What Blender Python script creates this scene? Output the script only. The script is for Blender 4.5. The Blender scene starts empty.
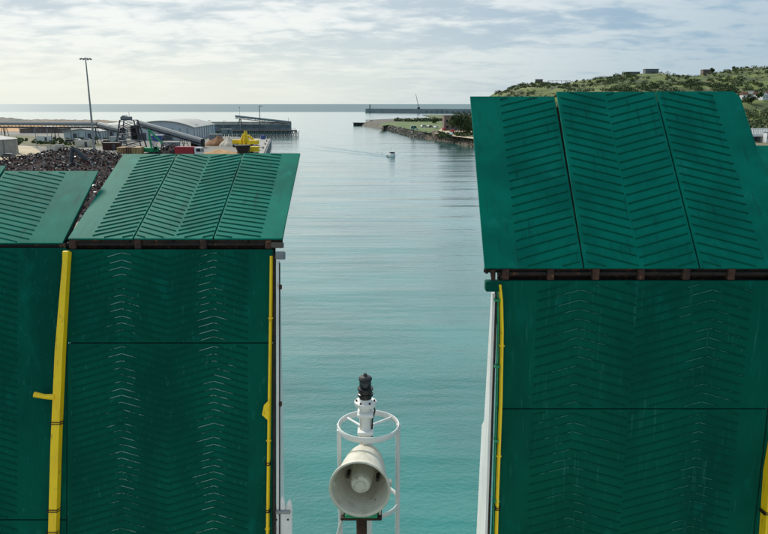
import bpy, bmesh, math, random
from mathutils import Vector, Matrix
random.seed(7)
R = math.radians
S = bpy.context.scene
C = S.collection

# ------------------------------------------------------------------ camera
CAM_H, PITCH, F = 20.0, R(13.48), 680.0
cd = bpy.data.cameras.new('camera'); cam = bpy.data.objects.new('camera', cd); C.objects.link(cam)
cam.location = (0, 0, CAM_H); cam.rotation_euler = (R(90) - PITCH, 0, 0)
cd.sensor_width = 36; cd.lens = 36 * F / 768; cd.clip_start = 0.1; cd.clip_end = 200000
S.camera = cam

# ------------------------------------------------------------------ sky and sun
SUN_EL, SUN_AZ = R(42), R(-38)            # azimuth measured from +Y, negative = left
SUN = Vector((math.sin(SUN_AZ) * math.cos(SUN_EL), math.cos(SUN_AZ) * math.cos(SUN_EL), math.sin(SUN_EL)))
W = bpy.data.worlds.new('World'); S.world = W; W.use_nodes = True
wt = W.node_tree; wn = wt.nodes; wl = wt.links
wn.clear()
def wnode(t, **k):
    n = wn.new(t)
    for a, b in k.items(): setattr(n, a, b)
    return n
def wmath(op, a, b=None, c=None, clamp=False):
    n = wnode('ShaderNodeMath', operation=op, use_clamp=clamp)
    for i, v in enumerate((a, b, c)):
        if v is None: continue
        if isinstance(v, (int, float)): n.inputs[i].default_value = v
        else: wl.new(v, n.inputs[i])
    return n.outputs[0]
def wmix(f, a, b):
    n = wnode('ShaderNodeMix', data_type='RGBA')
    for i, v in ((0, f), (6, a), (7, b)):
        if isinstance(v, (int, float)): n.inputs[i].default_value = v
        elif isinstance(v, tuple): n.inputs[i].default_value = (*v, 1)
        else: wl.new(v, n.inputs[i])
    return n.outputs[2]
def wramp(v, lo, hi):
    n = wnode('ShaderNodeMapRange', interpolation_type='SMOOTHSTEP')
    wl.new(v, n.inputs[0]); n.inputs[1].default_value = lo; n.inputs[2].default_value = hi
    return n.outputs[0]
SKY_K = 0.1
nish = wnode('ShaderNodeTexSky', sky_type='NISHITA')
nish.sun_disc = False; nish.sun_elevation = SUN_EL; nish.sun_rotation = SUN_AZ
nish.air_density = 1.0; nish.dust_density = 1.5; nish.ozone_density = 1.5
tc = wnode('ShaderNodeTexCoord')
sep = wnode('ShaderNodeSeparateXYZ'); wl.new(tc.outputs['Generated'], sep.inputs[0])
zc = wmath('MAXIMUM', sep.outputs[2], 0.0)
den = wmath('ADD', zc, 0.16)
px = wmath('DIVIDE', sep.outputs[0], den); py = wmath('DIVIDE', sep.outputs[1], den)
comb = wnode('ShaderNodeCombineXYZ'); wl.new(px, comb.inputs[0]); wl.new(py, comb.inputs[1])
dotn = wnode('ShaderNodeVectorMath', operation='DOT_PRODUCT'); wl.new(tc.outputs['Generated'], dotn.inputs[0])
dotn.inputs[1].default_value = SUN
near_sun = wramp(dotn.outputs['Value'], 0.32, 0.74)
def cloud_noise(scale, sx, sy, detail, dist, rough=0.55):
    m = wnode('ShaderNodeMapping'); wl.new(comb.outputs[0], m.inputs[0]); m.inputs['Scale'].default_value = (sx, sy, 1)
    m.inputs['Rotation'].default_value = (0, 0, R(-14))
    n = wnode('ShaderNodeTexNoise'); wl.new(m.outputs[0], n.inputs['Vector'])
    n.inputs['Scale'].default_value = scale; n.inputs['Detail'].default_value = detail
    n.inputs['Distortion'].default_value = dist; n.inputs['Roughness'].default_value = rough
    return n.outputs[0]
big = cloud_noise(0.75, 0.55, 1.0, 4, 0.4)
mid = cloud_noise(2.6, 0.65, 1.0, 6, 0.5)
rip = cloud_noise(7.5, 0.8, 1.0, 5, 0.4)
lay = wmath('ADD', wmath('ADD', wmath('MULTIPLY', big, 0.45), wmath('MULTIPLY', mid, 0.35)), wmath('MULTIPLY', rip, 0.25))
cover = wramp(lay, 0.455, 0.585)
gap = wmix(near_sun, (0.185, 0.325, 0.465), (0.44, 0.515, 0.56))     # thin veil between the clouds
lit = wmix(near_sun, (0.38, 0.48, 0.55), (0.73, 0.755, 0.735))      # cloud
veil = wmix(cover, gap, lit)
low = wramp(sep.outputs[2], 0.125, 0.0)                              # hazy air near the horizon
hz = wmix(near_sun, (0.32, 0.43, 0.51), (0.70, 0.735, 0.67))
veil = wmix(wmath('MULTIPLY', low, wmath('MULTIPLY_ADD', near_sun, 0.45, 0.50)), veil, hz)
vm = wnode('ShaderNodeVectorMath', operation='SCALE'); wl.new(veil, vm.inputs[0]); vm.inputs['Scale'].default_value = 1 / SKY_K
skyc = wmix(0.92, nish.outputs[0], vm.outputs[0])
bg = wnode('ShaderNodeBackground'); wl.new(skyc, bg.inputs[0]); bg.inputs[1].default_value = SKY_K
wo = wnode('ShaderNodeOutputWorld'); wl.new(bg.outputs[0], wo.inputs[0])

sd = bpy.data.lights.new('sun', 'SUN'); sun = bpy.data.objects.new('sun', sd); C.objects.link(sun)
sd.energy = 3.0; sd.angle = R(10); sd.color = (1, 0.95, 0.86)
sun.rotation_euler = SUN.to_track_quat('Z', 'Y').to_euler(); sun.location = (-40, 40, 60)
S.view_settings.view_transform = 'Standard'; S.view_settings.look = 'None'
S.view_settings.exposure = 0.30; S.view_settings.gamma = 1; S.view_settings.use_curve_mapping = False

# ------------------------------------------------------------------ measuring helpers (photo pixel -> point of the place)
CP, SP = math.cos(PITCH), math.sin(PITCH)
def ray(x, y):
    u, v = (x - 384) / F, (267 - y) / F
    return Vector((u, CP + v * SP, v * CP - SP))
def gp(x, y, z=0.0):
    d = ray(x, y); return Vector((0, 0, CAM_H)) + d * ((z - CAM_H) / d.z)
def at(x, y, Y):
    d = ray(x, y); return Vector((0, 0, CAM_H)) + d * (Y / d.y)

# ------------------------------------------------------------------ materials
def mat(name, col, rough=0.6, metal=0.0, col2=None, scale=3.0, lo=0.4, hi=0.65, bump=0.0, bscale=20.0, coords='Object', stretch=(1, 1, 1), spec=0.5, col3=None, scale3=20, lo3=0.62, hi3=0.7, col4=None, scale4=5, lo4=0.65, hi4=0.75, stretch4=(1, 1, 1), col5=None, scale5=30, lo5=0.72, hi5=0.75):
    m = bpy.data.materials.new(name); m.use_nodes = True
    t = m.node_tree; n = t.nodes; l = t.links
    b = n['Principled BSDF']
    b.inputs['Base Color'].default_value = (*col, 1); b.inputs['Roughness'].default_value = rough
    b.inputs['Metallic'].default_value = metal; b.inputs['Specular IOR Level'].default_value = spec
    if col2 is not None or bump or col3 is not None:
        tcn = n.new('ShaderNodeTexCoord'); mp = n.new('ShaderNodeMapping')
        mp.inputs['Scale'].default_value = stretch
        if coords == 'World':
            g = n.new('ShaderNodeNewGeometry'); l.new(g.outputs['Position'], mp.inputs[0])
        else: l.new(tcn.outputs[coords], mp.inputs[0])
        out = None
        def layer(prev, c, s, a, bb, det=6):
            nz = n.new('ShaderNodeTexNoise'); nz.inputs['Scale'].default_value = s; nz.inputs['Detail'].default_value = det
            nz.inputs['Roughness'].default_value = 0.6
            l.new(mp.outputs[0], nz.inputs['Vector'])
            r = n.new('ShaderNodeMapRange'); r.interpolation_type = 'SMOOTHSTEP'
            l.new(nz.outputs[0], r.inputs[0]); r.inputs[1].default_value = a; r.inputs[2].default_value = bb
            x = n.new('ShaderNodeMix'); x.data_type = 'RGBA'; l.new(r.outputs[0], x.inputs[0])
            if isinstance(prev, tuple): x.inputs[6].default_value = (*prev, 1)
            else: l.new(prev, x.inputs[6])
            x.inputs[7].default_value = (*c, 1)
            return x.outputs[2]
        out = col
        if col2 is not None: out = layer(out, col2, scale, lo, hi)
        if col3 is not None: out = layer(out, col3, scale3, lo3, hi3)
        if col4 is not None:
            mp0 = mp; mp = n.new('ShaderNodeMapping'); l.new(mp0.outputs[0], mp.inputs[0]); mp.inputs['Scale'].default_value = stretch4
            out = layer(out, col4, scale4, lo4, hi4, 8); mp = mp0
        if col5 is not None: out = layer(out, col5, scale5, lo5, hi5, 3)
        if not isinstance(out, tuple): l.new(out, b.inputs['Base Color'])
        if bump:
            nz = n.new('ShaderNodeTexNoise'); nz.inputs['Scale'].default_value = bscale; nz.inputs['Detail'].default_value = 6
            l.new(mp.outputs[0], nz.inputs['Vector'])
            bn = n.new('ShaderNodeBump'); bn.inputs['Strength'].default_value = bump; bn.inputs['Distance'].default_value = 0.05
            l.new(nz.outputs[0], bn.inputs['Height']); l.new(bn.outputs[0], b.inputs['Normal'])
    return m

M = {}
M['green'] = mat('green_deck_paint', (0.0, 0.092, 0.059), 0.6, 0, (0.0, 0.059, 0.041), 0.55, 0.36, 0.68, 0.03, 3, 'World', (1, 1, 0.45), 0.05, (0.0, 0.118, 0.086), 2.3, 0.56, 0.8, col4=(0.02, 0.15, 0.115), scale4=2.2, lo4=0.56, hi4=0.80, stretch4=(7, 7, 0.5), col5=(0.20, 0.32, 0.28), scale5=17, lo5=0.755, hi5=0.79)
M['flap_green'] = mat('skylit_flap_paint', (0.0, 0.172, 0.120), 0.55, 0, (0.0, 0.124, 0.088), 0.8, 0.36, 0.68, 0.03, 3, 'World', (1, 1, 1), 0.04, (0.006, 0.20, 0.150), 1.7, 0.55, 0.78, col4=(0.004, 0.085, 0.066), scale4=1.6, lo4=0.54, hi4=0.76, stretch4=(5, 0.6, 0.6), col5=(0.26, 0.38, 0.34), scale5=15, lo5=0.755, hi5=0.79)  # ramp green made lighter; sky brightness on the flaps is in the colour
M['green_rib'] = mat('green_rib_paint', (0.0, 0.10, 0.066), 0.6, 0, (0.001, 0.08, 0.055), 4, 0.4, 0.7, 0, 30, 'World', spec=.05)
# rib paint scraped to bare steel near the tip of each chevron
def worn_mat(name, c, reach, t0, t1):
    mr = M[name] = mat(name + '_paint', (0.0, 0.07, 0.045), 0.6, spec=.05)
    t = mr.node_tree; n = t.nodes; l = t.links; b = n['Principled BSDF']
    tcn = n.new('ShaderNodeTexCoord'); sx = n.new('ShaderNodeSeparateXYZ'); l.new(tcn.outputs['Object'], sx.inputs[0])
    ab = n.new('ShaderNodeMath'); ab.operation = 'ABSOLUTE'; l.new(sx.outputs[0], ab.inputs[0])
    r1 = n.new('ShaderNodeMapRange'); l.new(ab.outputs[0], r1.inputs[0]); r1.inputs[1].default_value = reach; r1.inputs[2].default_value = 0.0
    geo = n.new('ShaderNodeNewGeometry'); nz = n.new('ShaderNodeTexNoise'); nz.inputs['Scale'].default_value = 5.0; nz.inputs['Detail'].default_value = 8; nz.inputs['Roughness'].default_value = 0.75; l.new(geo.outputs['Position'], nz.inputs['Vector'])
    big_ = n.new('ShaderNodeTexNoise'); big_.inputs['Scale'].default_value = 1.7; big_.inputs['Detail'].default_value = 4; l.new(geo.outputs['Position'], big_.inputs['Vector'])
    r0 = n.new('ShaderNodeMapRange'); l.new(big_.outputs[0], r0.inputs[0]); r0.inputs[1].default_value = 0.30; r0.inputs[2].default_value = 0.66; r0.inputs[3].default_value = 0.62; r0.inputs[4].default_value = 1.12
    mm_ = n.new('ShaderNodeMath'); mm_.operation = 'MULTIPLY'; l.new(r1.outputs[0], mm_.inputs[0]); l.new(r0.outputs[0], mm_.inputs[1])
    mu = n.new('ShaderNodeMath'); mu.operation = 'MULTIPLY'; l.new(mm_.outputs[0], mu.inputs[0]); l.new(nz.outputs[0], mu.inputs[1])
    r2 = n.new('ShaderNodeMapRange'); r2.interpolation_type = 'SMOOTHSTEP'; l.new(mu.outputs[0], r2.inputs[0]); r2.inputs[1].default_value = t0; r2.inputs[2].default_value = t1
    rz = n.new('ShaderNodeMapRange'); l.new(sx.outputs[2], rz.inputs[0]); rz.inputs[1].default_value = 0.016; rz.inputs[2].default_value = 0.021
    m2 = n.new('ShaderNodeMath'); m2.operation = 'MULTIPLY'; l.new(r2.outputs[0], m2.inputs[0]); l.new(rz.outputs[0], m2.inputs[1])
    mx = n.new('ShaderNodeMix'); mx.data_type = 'RGBA'; l.new(m2.outputs[0], mx.inputs[0]); mx.inputs[6].default_value = (0.0, 0.07, 0.045, 1); mx.inputs[7].default_value = (*c, 1)
    l.new(mx.outputs[2], b.inputs['Base Color'])
worn_mat('green_worn', (0.17, 0.31, 0.27), 1.5, 0.37, 0.47)
worn_mat('green_faint', (0.045, 0.19, 0.145), 3.2, 0.40, 0.50)
M['rust'] = mat('rusty_steel', (0.075, 0.03, 0.016), 0.85, 0, (0.03, 0.014, 0.01), 4, 0.35, 0.6, 0.5, 25, 'World', col3=(0.19, 0.08, 0.03), scale3=9, lo3=0.58, hi3=0.7)
M['dark_rust'] = mat('dark_rusty_steel', (0.03, 0.016, 0.011), 0.8, 0, (0.012, 0.009, 0.008), 4, 0.35, 0.6, 0.5, 25, 'World', col3=(0.16, 0.06, 0.025), scale3=6, lo3=0.6, hi3=0.72)
M['yellow'] = mat('yellow_paint', (0.92, 0.62, 0.004), 0.45, 0, (0.84, 0.53, 0.008), 2, 0.4, 0.7, 0.15, 14, 'World', (1, 1, 0.4), col3=(0.20, 0.10, 0.03), scale3=9, lo3=0.655, hi3=0.72, col4=(0.55, 0.33, 0.01), scale4=2.5, lo4=0.55, hi4=0.75, stretch4=(6, 6, 0.8))
M['white'] = mat('white_ship_paint', (0.74, 0.75, 0.73), 0.45, 0, (0.62, 0.63, 0.60), 1.5, 0.4, 0.7, 0.1, 20, 'World', (1, 1, 0.3), col3=(0.30, 0.15, 0.06), scale3=7, lo3=0.66, hi3=0.74, col4=(0.46, 0.36, 0.26), scale4=3, lo4=0.60, hi4=0.78, stretch4=(5, 5, 1.6))
M['cream'] = mat('cream_horn_paint', (0.62, 0.60, 0.51), 0.5, 0, (0.50, 0.47, 0.38), 6, 0.45, 0.72, 0.12, 30, 'World', col3=(0.22, 0.15, 0.09), scale3=16, lo3=0.63, hi3=0.75, col4=(0.36, 0.29, 0.19), scale4=3.5, lo4=0.55, hi4=0.78, stretch4=(4, 4, 0.8))
M['black'] = mat('black_plastic', (0.012, 0.012, 0.014), 0.35, 0, (0.03, 0.03, 0.03), 8, 0.5, 0.7, 0.1, 30, 'World')
M['lens'] = mat('dark_lens_glass', (0.02, 0.022, 0.028), 0.08)
M['bright_green'] = mat('light_green_paint', (0.01, 0.24, 0.10), 0.5, 0, (0.02, 0.33, 0.16), 6, 0.45, 0.65, 0.2, 20, 'World', col3=(0.14, 0.07, 0.03), scale3=9, lo3=0.62, hi3=0.7)
M['grey'] = mat('grey_paint', (0.20, 0.22, 0.23), 0.55, 0, (0.14, 0.15, 0.16), 3, 0.4, 0.7, 0.1, 20, 'World')
M['steel'] = mat('galvanised_steel', (0.30, 0.32, 0.33), 0.5, 0.4, (0.22, 0.23, 0.24), 2, 0.4, 0.7, 0, 20, 'World')
M['dark_steel'] = mat('dark_steel', (0.055, 0.06, 0.075), 0.6, 0.1, (0.09, 0.085, 0.09), 1, 0.4, 0.7, 0, 20, 'World')
M['cladding'] = mat('pale_cladding', (0.52, 0.56, 0.58), 0.6, 0, (0.43, 0.47, 0.49), 0.12, 0.4, 0.7, 0, 20, 'World', (1, 1, 0.3))
M['roof_grey'] = mat('grey_sheet_roof', (0.36, 0.37, 0.35), 0.6, 0, (0.28, 0.28, 0.26), 0.1, 0.4, 0.7, 0, 20, 'World')
M['conc'] = mat('concrete', (0.34, 0.33, 0.30), 0.9, 0, (0.25, 0.24, 0.22), 0.3, 0.4, 0.65, 0.3, 2, 'World', col3=(0.14, 0.13, 0.12), scale3=0.9, lo3=0.6, hi3=0.75)
M['dark_conc'] = mat('weathered_dark_concrete', (0.20, 0.21, 0.22), 0.9, 0, (0.13, 0.14, 0.15), 0.2, 0.4, 0.65, 0.2, 2, 'World', (1, 1, 2))
M['sea_stone'] = mat('hazed_sea_stone', (0.27, 0.285, 0.29), 0.9, 0, (0.21, 0.225, 0.235), 0.05, 0.4, 0.65, 0, 2, 'World')  # breakwater stone, its colour lightened in place of distance haze
M['timber'] = mat('weathered_timber', (0.10, 0.085, 0.07), 0.9, 0, (0.055, 0.048, 0.042), 0.6, 0.4, 0.65, 0.2, 4, 'World')
M['sand'] = mat('sand', (0.50, 0.42, 0.29), 0.95, 0, (0.40, 0.32, 0.21), 0.12, 0.4, 0.65, 0.3, 1, 'World')
M['orange_sand'] = mat('orange_sand', (0.50, 0.30, 0.14), 0.95, 0, (0.40, 0.23, 0.10), 0.4, 0.4, 0.65, 0.3, 1, 'World')
M['red'] = mat('red_paint', (0.35, 0.018, 0.03), 0.4, 0, (0.24, 0.015, 0.02), 0.7, 0.4, 0.7, 0, 20, 'World')
M['blue'] = mat('blue_paint', (0.03, 0.07, 0.26), 0.45, 0, (0.05, 0.10, 0.30), 1, 0.4, 0.7, 0, 20, 'World')
M['crane_green'] = mat('crane_green_paint', (0.01, 0.30, 0.12), 0.45, 0, (0.02, 0.22, 0.10), 1, 0.4, 0.7, 0, 20, 'World')
M['vehicle_white'] = mat('vehicle_white_paint', (0.72, 0.73, 0.74), 0.35)
M['glass'] = mat('dark_window_glass', (0.02, 0.025, 0.03), 0.08)
M['tyre'] = mat('tyre_rubber', (0.015, 0.015, 0.016), 0.85)
M['yard'] = mat('port_yard_ground', (0.17, 0.165, 0.15), 0.95, 0, (0.25, 0.23, 0.19), 0.03, 0.4, 0.65, 0.2, 0.5, 'World', col3=(0.12, 0.11, 0.10), scale3=0.06, lo3=0.55, hi3=0.7)
M['grass'] = mat('grass', (0.085, 0.13, 0.030), 0.95, 0, (0.15, 0.19, 0.055), 0.05, 0.35, 0.7, 0.3, 1, 'World', col3=(0.20, 0.17, 0.09), scale3=0.03, lo3=0.58, hi3=0.74)
M['verge'] = mat('dry_grass', (0.12, 0.13, 0.055), 0.95, 0, (0.19, 0.16, 0.10), 0.06, 0.4, 0.65, 0.3, 1, 'World')
M['lawn'] = mat('green_lawn', (0.075, 0.135, 0.030), 0.95, 0, (0.17, 0.18, 0.08), 0.08, 0.4, 0.7, 0.3, 1, 'World')
M['hill'] = mat('hill_grass', (0.115, 0.150, 0.036), 0.95, 0, (0.042, 0.060, 0.018), 0.035, 0.44, 0.58, 0.4, 0.4, 'World', (1, 1, 2.0), col3=(0.27, 0.25, 0.11), scale3=0.028, lo3=0.55, hi3=0.70)
M['leaf'] = mat('leaf', (0.038, 0.064, 0.018), 0.8, 0, (0.070, 0.105, 0.028), 0.25, 0.4, 0.65, 0, 20, 'World')
M['leaf2'] = mat('lighter_leaf', (0.060, 0.090, 0.025), 0.8, 0, (0.095, 0.12, 0.04), 0.25, 0.4, 0.65, 0, 20, 'World')
M['tussock'] = mat('dry_tussock', (0.17, 0.15, 0.06), 0.9, 0, (0.10, 0.11, 0.04), 0.2, 0.4, 0.65, 0, 20, 'World')
M['bark'] = mat('bark', (0.07, 0.05, 0.035), 0.95)
M['rock'] = mat('foreshore_rock', (0.28, 0.22, 0.16), 0.95, 0, (0.13, 0.10, 0.08), 0.25, 0.4, 0.65, 0.4, 1, 'World')
M['bank_stone'] = mat('bank_stone', (0.13, 0.12, 0.10), 0.95, 0, (0.075, 0.075, 0.06), 0.15, 0.4, 0.65, 0.4, 1, 'World', col3=(0.26, 0.22, 0.16), scale3=0.5, lo3=0.56, hi3=0.68)
M['wetrock'] = mat('wet_foreshore', (0.075, 0.07, 0.05), 0.8, 0, (0.04, 0.045, 0.03), 0.3, 0.4, 0.65, 0.4, 1, 'World')
M['brick'] = mat('brown_brick', (0.19, 0.145, 0.125), 0.9, 0, (0.15, 0.10, 0.08), 0.3, 0.4, 0.7, 0, 20, 'World')
M['tan'] = mat('tan_paint', (0.42, 0.30, 0.14), 0.7, 0, (0.30, 0.17, 0.07), 0.5, 0.4, 0.65, 0, 20, 'World', (1, 1, 0.4))
M['heap_white'] = mat('pale_aggregate', (0.62, 0.57, 0.48), 0.95, 0, (0.48, 0.42, 0.34), 0.6, 0.4, 0.7, 0, 20, 'World')
M['heap_brown'] = mat('rust_brown_aggregate', (0.24, 0.11, 0.045), 0.95, 0, (0.15, 0.08, 0.04), 0.4, 0.4, 0.7, 0, 20, 'World')
M['scrap'] = mat('scrap_metal', (0.045, 0.038, 0.038), 1.0, 0, (0.075, 0.054, 0.050), 0.7, 0.45, 0.6, 0, 20, 'World', spec=.05)
M['scrap_dark'] = mat('dark_scrap_metal', (0.035, 0.030, 0.032), 0.9, 0, spec=.1)
M['scrap_maroon'] = mat('maroon_scrap_metal', (0.11, 0.03, 0.025), 0.9, 0, spec=.1)
M['roof_red'] = mat('red_tile_roof', (0.16, 0.06, 0.04), 0.9)
M['foam'] = mat('water_foam', (0.70, 0.76, 0.76), 0.8)

# water: teal harbour water, rougher open sea beyond the breakwaters
mw = M['water'] = bpy.data.materials.new('sea_water'); mw.use_nodes = True
t = mw.node_tree; n = t.nodes; l = t.links; b = n['Principled BSDF']
geo = n.new('ShaderNodeNewGeometry'); sp = n.new('ShaderNodeSeparateXYZ'); l.new(geo.outputs['Position'], sp.inputs[0])
def nn(sc, stretch, det, rot=0):
    mp = n.new('ShaderNodeMapping'); l.new(geo.outputs['Position'], mp.inputs[0]); mp.inputs['Scale'].default_value = stretch; mp.inputs['Rotation'].default_value = (0, 0, rot)
    z = n.new('ShaderNodeTexNoise'); z.inputs['Scale'].default_value = sc; z.inputs['Detail'].default_value = det; z.inputs['Roughness'].default_value = 0.6
    l.new(mp.outputs[0], z.inputs['Vector']); return z.outputs[0]
def mr_(v, a, bb, c=0.0, d=1.0):
    r = n.new('ShaderNodeMapRange'); r.interpolation_type = 'SMOOTHSTEP'; l.new(v, r.inputs[0])
    for i, q in enumerate((a, bb, c, d)): r.inputs[1 + i].default_value = q
    return r.outputs[0]
def bump(h, dist, strength, prev=None):
    x = n.new('ShaderNodeBump'); l.new(h, x.inputs['Height']); x.inputs['Distance'].default_value = dist
    if isinstance(strength, float): x.inputs['Strength'].default_value = strength
    else: l.new(strength, x.inputs['Strength'])
    if prev is not None: l.new(prev, x.inputs['Normal'])
    return x.outputs[0]
sea = mr_(sp.outputs[1], 1650, 1950)
patch = mr_(nn(0.03, (1, 1, 1), 3), 0.35, 0.65, 0.35, 1.0)
nearw = mr_(sp.outputs[1], 160, 20, 0.0, 1.0)
b0 = bump(nn(0.035, (0.10, 1.0, 1), 3, 0.08), 1.1, 0.6)
b1 = bump(nn(0.13, (0.14, 1.0, 1), 3, 0.03), 0.8, 0.6, b0)
b2 = bump(nn(1.1, (0.55, 1.0, 1), 5, 0.25), 0.085, patch, b1)
b3 = bump(nn(4.0, (0.7, 1.0, 1), 4, -0.2), 0.045, nearw, b2)
l.new(b3, b.inputs['Normal'])
rr = n.new('ShaderNodeMix'); l.new(sea, rr.inputs[0]); rr.inputs[2].default_value = 0.13; rr.inputs[3].default_value = 0.42
l.new(rr.outputs[0], b.inputs['Roughness'])
cm = n.new('ShaderNodeMix'); cm.data_type = 'RGBA'; l.new(sea, cm.inputs[0]); cm.inputs[7].default_value = (0.055, 0.13, 0.15, 1)
cv = n.new('ShaderNodeMix'); cv.data_type = 'RGBA'; l.new(mr_(nn(0.05, (1, 1, 1), 4), 0.3, 0.7), cv.inputs[0])
cv.inputs[6].default_value = (0.0, 0.120, 0.112, 1); cv.inputs[7].default_value = (0.0, 0.195, 0.178, 1)
l.new(cv.outputs[2], cm.inputs[6]); l.new(cm.outputs[2], b.inputs['Base Color'])
b.inputs['IOR'].default_value = 1.38
cwn = n.new('ShaderNodeMath'); cwn.operation = 'SUBTRACT'; cwn.inputs[0].default_value = 1.0; l.new(sea, cwn.inputs[1]); l.new(cwn.outputs[0], b.inputs['Coat Weight']); b.inputs['Coat IOR'].default_value = 1.48; b.inputs['Coat Roughness'].default_value = 0.1
l.new(b3, b.inputs['Coat Normal']); l.new(rr.outputs[0], b.inputs['Coat Roughness'])

# ------------------------------------------------------------------ mesh helpers
class MB:
    def __init__(self): self.bm = bmesh.new()
    def box(self, c, s, rot=None, bev=0.0):
        if not bev:
            m = Matrix.Translation(c)
            if rot is not None: m = m @ (rot if isinstance(rot, Matrix) else Matrix.Rotation(rot, 4, 'Z'))
            v = [self.bm.verts.new(m @ Vector((x * s[0] / 2, y * s[1] / 2, z * s[2] / 2))) for x in (-1, 1) for y in (-1, 1) for z in (-1, 1)]
            for f in ((0, 1, 3, 2), (4, 6, 7, 5), (0, 4, 5, 1), (2, 3, 7, 6), (0, 2, 6, 4), (1, 5, 7, 3)): self.bm.faces.new([v[i] for i in f])
            return self
        g = bmesh.ops.create_cube(self.bm, size=1.0)['verts']
        for v in g: v.co = Vector((v.co.x * s[0], v.co.y * s[1], v.co.z * s[2]))
        if bev:
            e = list({e for v in g for e in v.link_edges})
            bv = bmesh.ops.bevel(self.bm, geom=e, offset=bev, segments=1, affect='EDGES')
            g = list({v for f in bv['faces'] for v in f.verts} | {v for v in g if v.is_valid})
        m = Matrix.Translation(c)
        if rot is not None: m = m @ (rot if isinstance(rot, Matrix) else Matrix.Rotation(rot, 4, 'Z'))
        for v in g: v.co = m @ v.co
        return self
    def tube(self, pts, r, n=8, cap=True):
        pts = [Vector(p) for p in pts]; rs = r if isinstance(r, (list, tuple)) else [r] * len(pts)
        prev = None; up = Vector((0, 0, 1)); rings = []
        for i, p in enumerate(pts):
            d = (pts[min(i + 1, len(pts) - 1)] - pts[max(i - 1, 0)]).normalized()
            a = d.cross(up)
            if a.length < 1e-3: a = d.cross(Vector((0, 1, 0)))
            a.normalize(); bb = d.cross(a)
            rings.append([self.bm.verts.new(p + (a * math.cos(q) + bb * math.sin(q)) * rs[i]) for q in [2 * math.pi * k / n + math.pi / n for k in range(n)]])
        for A, B in zip(rings, rings[1:]):
            for k in range(n): self.bm.faces.new((A[k], A[(k + 1) % n], B[(k + 1) % n], B[k]))
        if cap:
            self.bm.faces.new(rings[0][::-1]); self.bm.faces.new(rings[-1])
        return self
    def ring(self, c, rad, r, axis='Z', n=40, m=8, a0=0, a1=2 * math.pi):
        full = abs(a1 - a0) > 6.28; cnt = n if full else n + 1; rings = []
        for i in range(cnt):
            a = a0 + (a1 - a0) * i / n; d = Vector((math.cos(a), math.sin(a), 0)); row = []
            for k in range(m):
                q = 2 * math.pi * k / m + math.pi / m
                p = d * (rad + r[0] * math.cos(q)) + Vector((0, 0, r[1] * math.sin(q)))
                row.append(self.bm.verts.new(Vector(c) + p))
            rings.append(row)
        for i in range(n):
            A, B = rings[i], rings[(i + 1) % cnt]
            for k in range(m): self.bm.faces.new((A[k], B[k], B[(k + 1) % m], A[(k + 1) % m]))
        return self
    def lathe(self, prof, n=32, M4=None):
        rows = []
        for (r, z) in prof:
            if r < 1e-6: rows.append([self.bm.verts.new((0, 0, z))])
            else: rows.append([self.bm.verts.new((r * math.cos(2 * math.pi * k / n), r * math.sin(2 * math.pi * k / n), z)) for k in range(n)])
        for A, B in zip(rows, rows[1:]):
            for k in range(n):
                k2 = (k + 1) % n
                if len(A) == 1 and len(B) == 1: continue
                if len(A) == 1: self.bm.faces.new((A[0], B[k2], B[k]))
                elif len(B) == 1: self.bm.faces.new((A[k], A[k2], B[0]))
                else: self.bm.faces.new((A[k], A[k2], B[k2], B[k]))
        if M4 is not None:
            for row in rows:
                for v in row: v.co = M4 @ v.co
        return self
    def prism(self, poly, a, bb, axis='Y'):        # poly in the two other axes, extruded from a to bb
        def mk(p, q):
            return (p[0], q, p[1]) if axis == 'Y' else ((q, p[0], p[1]) if axis == 'X' else (p[0], p[1], q))
        A = [self.bm.verts.new(mk(p, a)) for p in poly]; B = [self.bm.verts.new(mk(p, bb)) for p in poly]
        k = len(poly)
        for i in range(k): self.bm.faces.new((A[i], A[(i + 1) % k], B[(i + 1) % k], B[i]))
        self.bm.faces.new(A[::-1]); self.bm.faces.new(B)
        return self
    def xf(self, m):
        for v in self.bm.verts: v.co = m @ v.co
        return self
    def mesh(self, name, material, smooth=False):
        bmesh.ops.recalc_face_normals(self.bm, faces=self.bm.faces)
        me = bpy.data.meshes.new(name); self.bm.to_mesh(me); self.bm.free()
        me.materials.append(material)
        if smooth:
            for p in me.polygons: p.use_smooth = True
            me.set_sharp_from_angle(angle=R(38)) if hasattr(me, 'set_sharp_from_angle') else None
        return me
    def build(self, name, material, parent=None, loc=(0, 0, 0), rot=(0, 0, 0), smooth=False):
        o = bpy.data.objects.new(name, self.mesh(name, M[material] if isinstance(material, str) else material, smooth))
        C.objects.link(o); o.location = loc; o.rotation_euler = rot
        if parent is not None: o.parent = parent
        return o
def tag(o, label=None, cat=None, group=None, kind=None):
    for k, v in (('label', label), ('category', cat), ('group', group), ('kind', kind)):
        if v: o[k] = v
    return o
def thing(name, label, cat, loc=(0, 0, 0), rz=0, group=None):
    o = bpy.data.objects.new(name, None); C.objects.link(o); o.location = loc; o.rotation_euler = (0, 0, rz)
    o.empty_display_size = 0.2
    return tag(o, label, cat, group)
def link(name, me, parent, loc=(0, 0, 0), rot=(0, 0, 0)):
    o = bpy.data.objects.new(name, me); C.objects.link(o); o.parent = parent; o.location = loc; o.rotation_euler = rot
    return o
def children(o): return [c for c in bpy.data.objects if c.parent == o]
def copy_tree(o, parent=None):
    c = o.copy(); C.objects.link(c); c.parent = parent
    for ch in children(o): copy_tree(ch, c)
    return c

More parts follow.
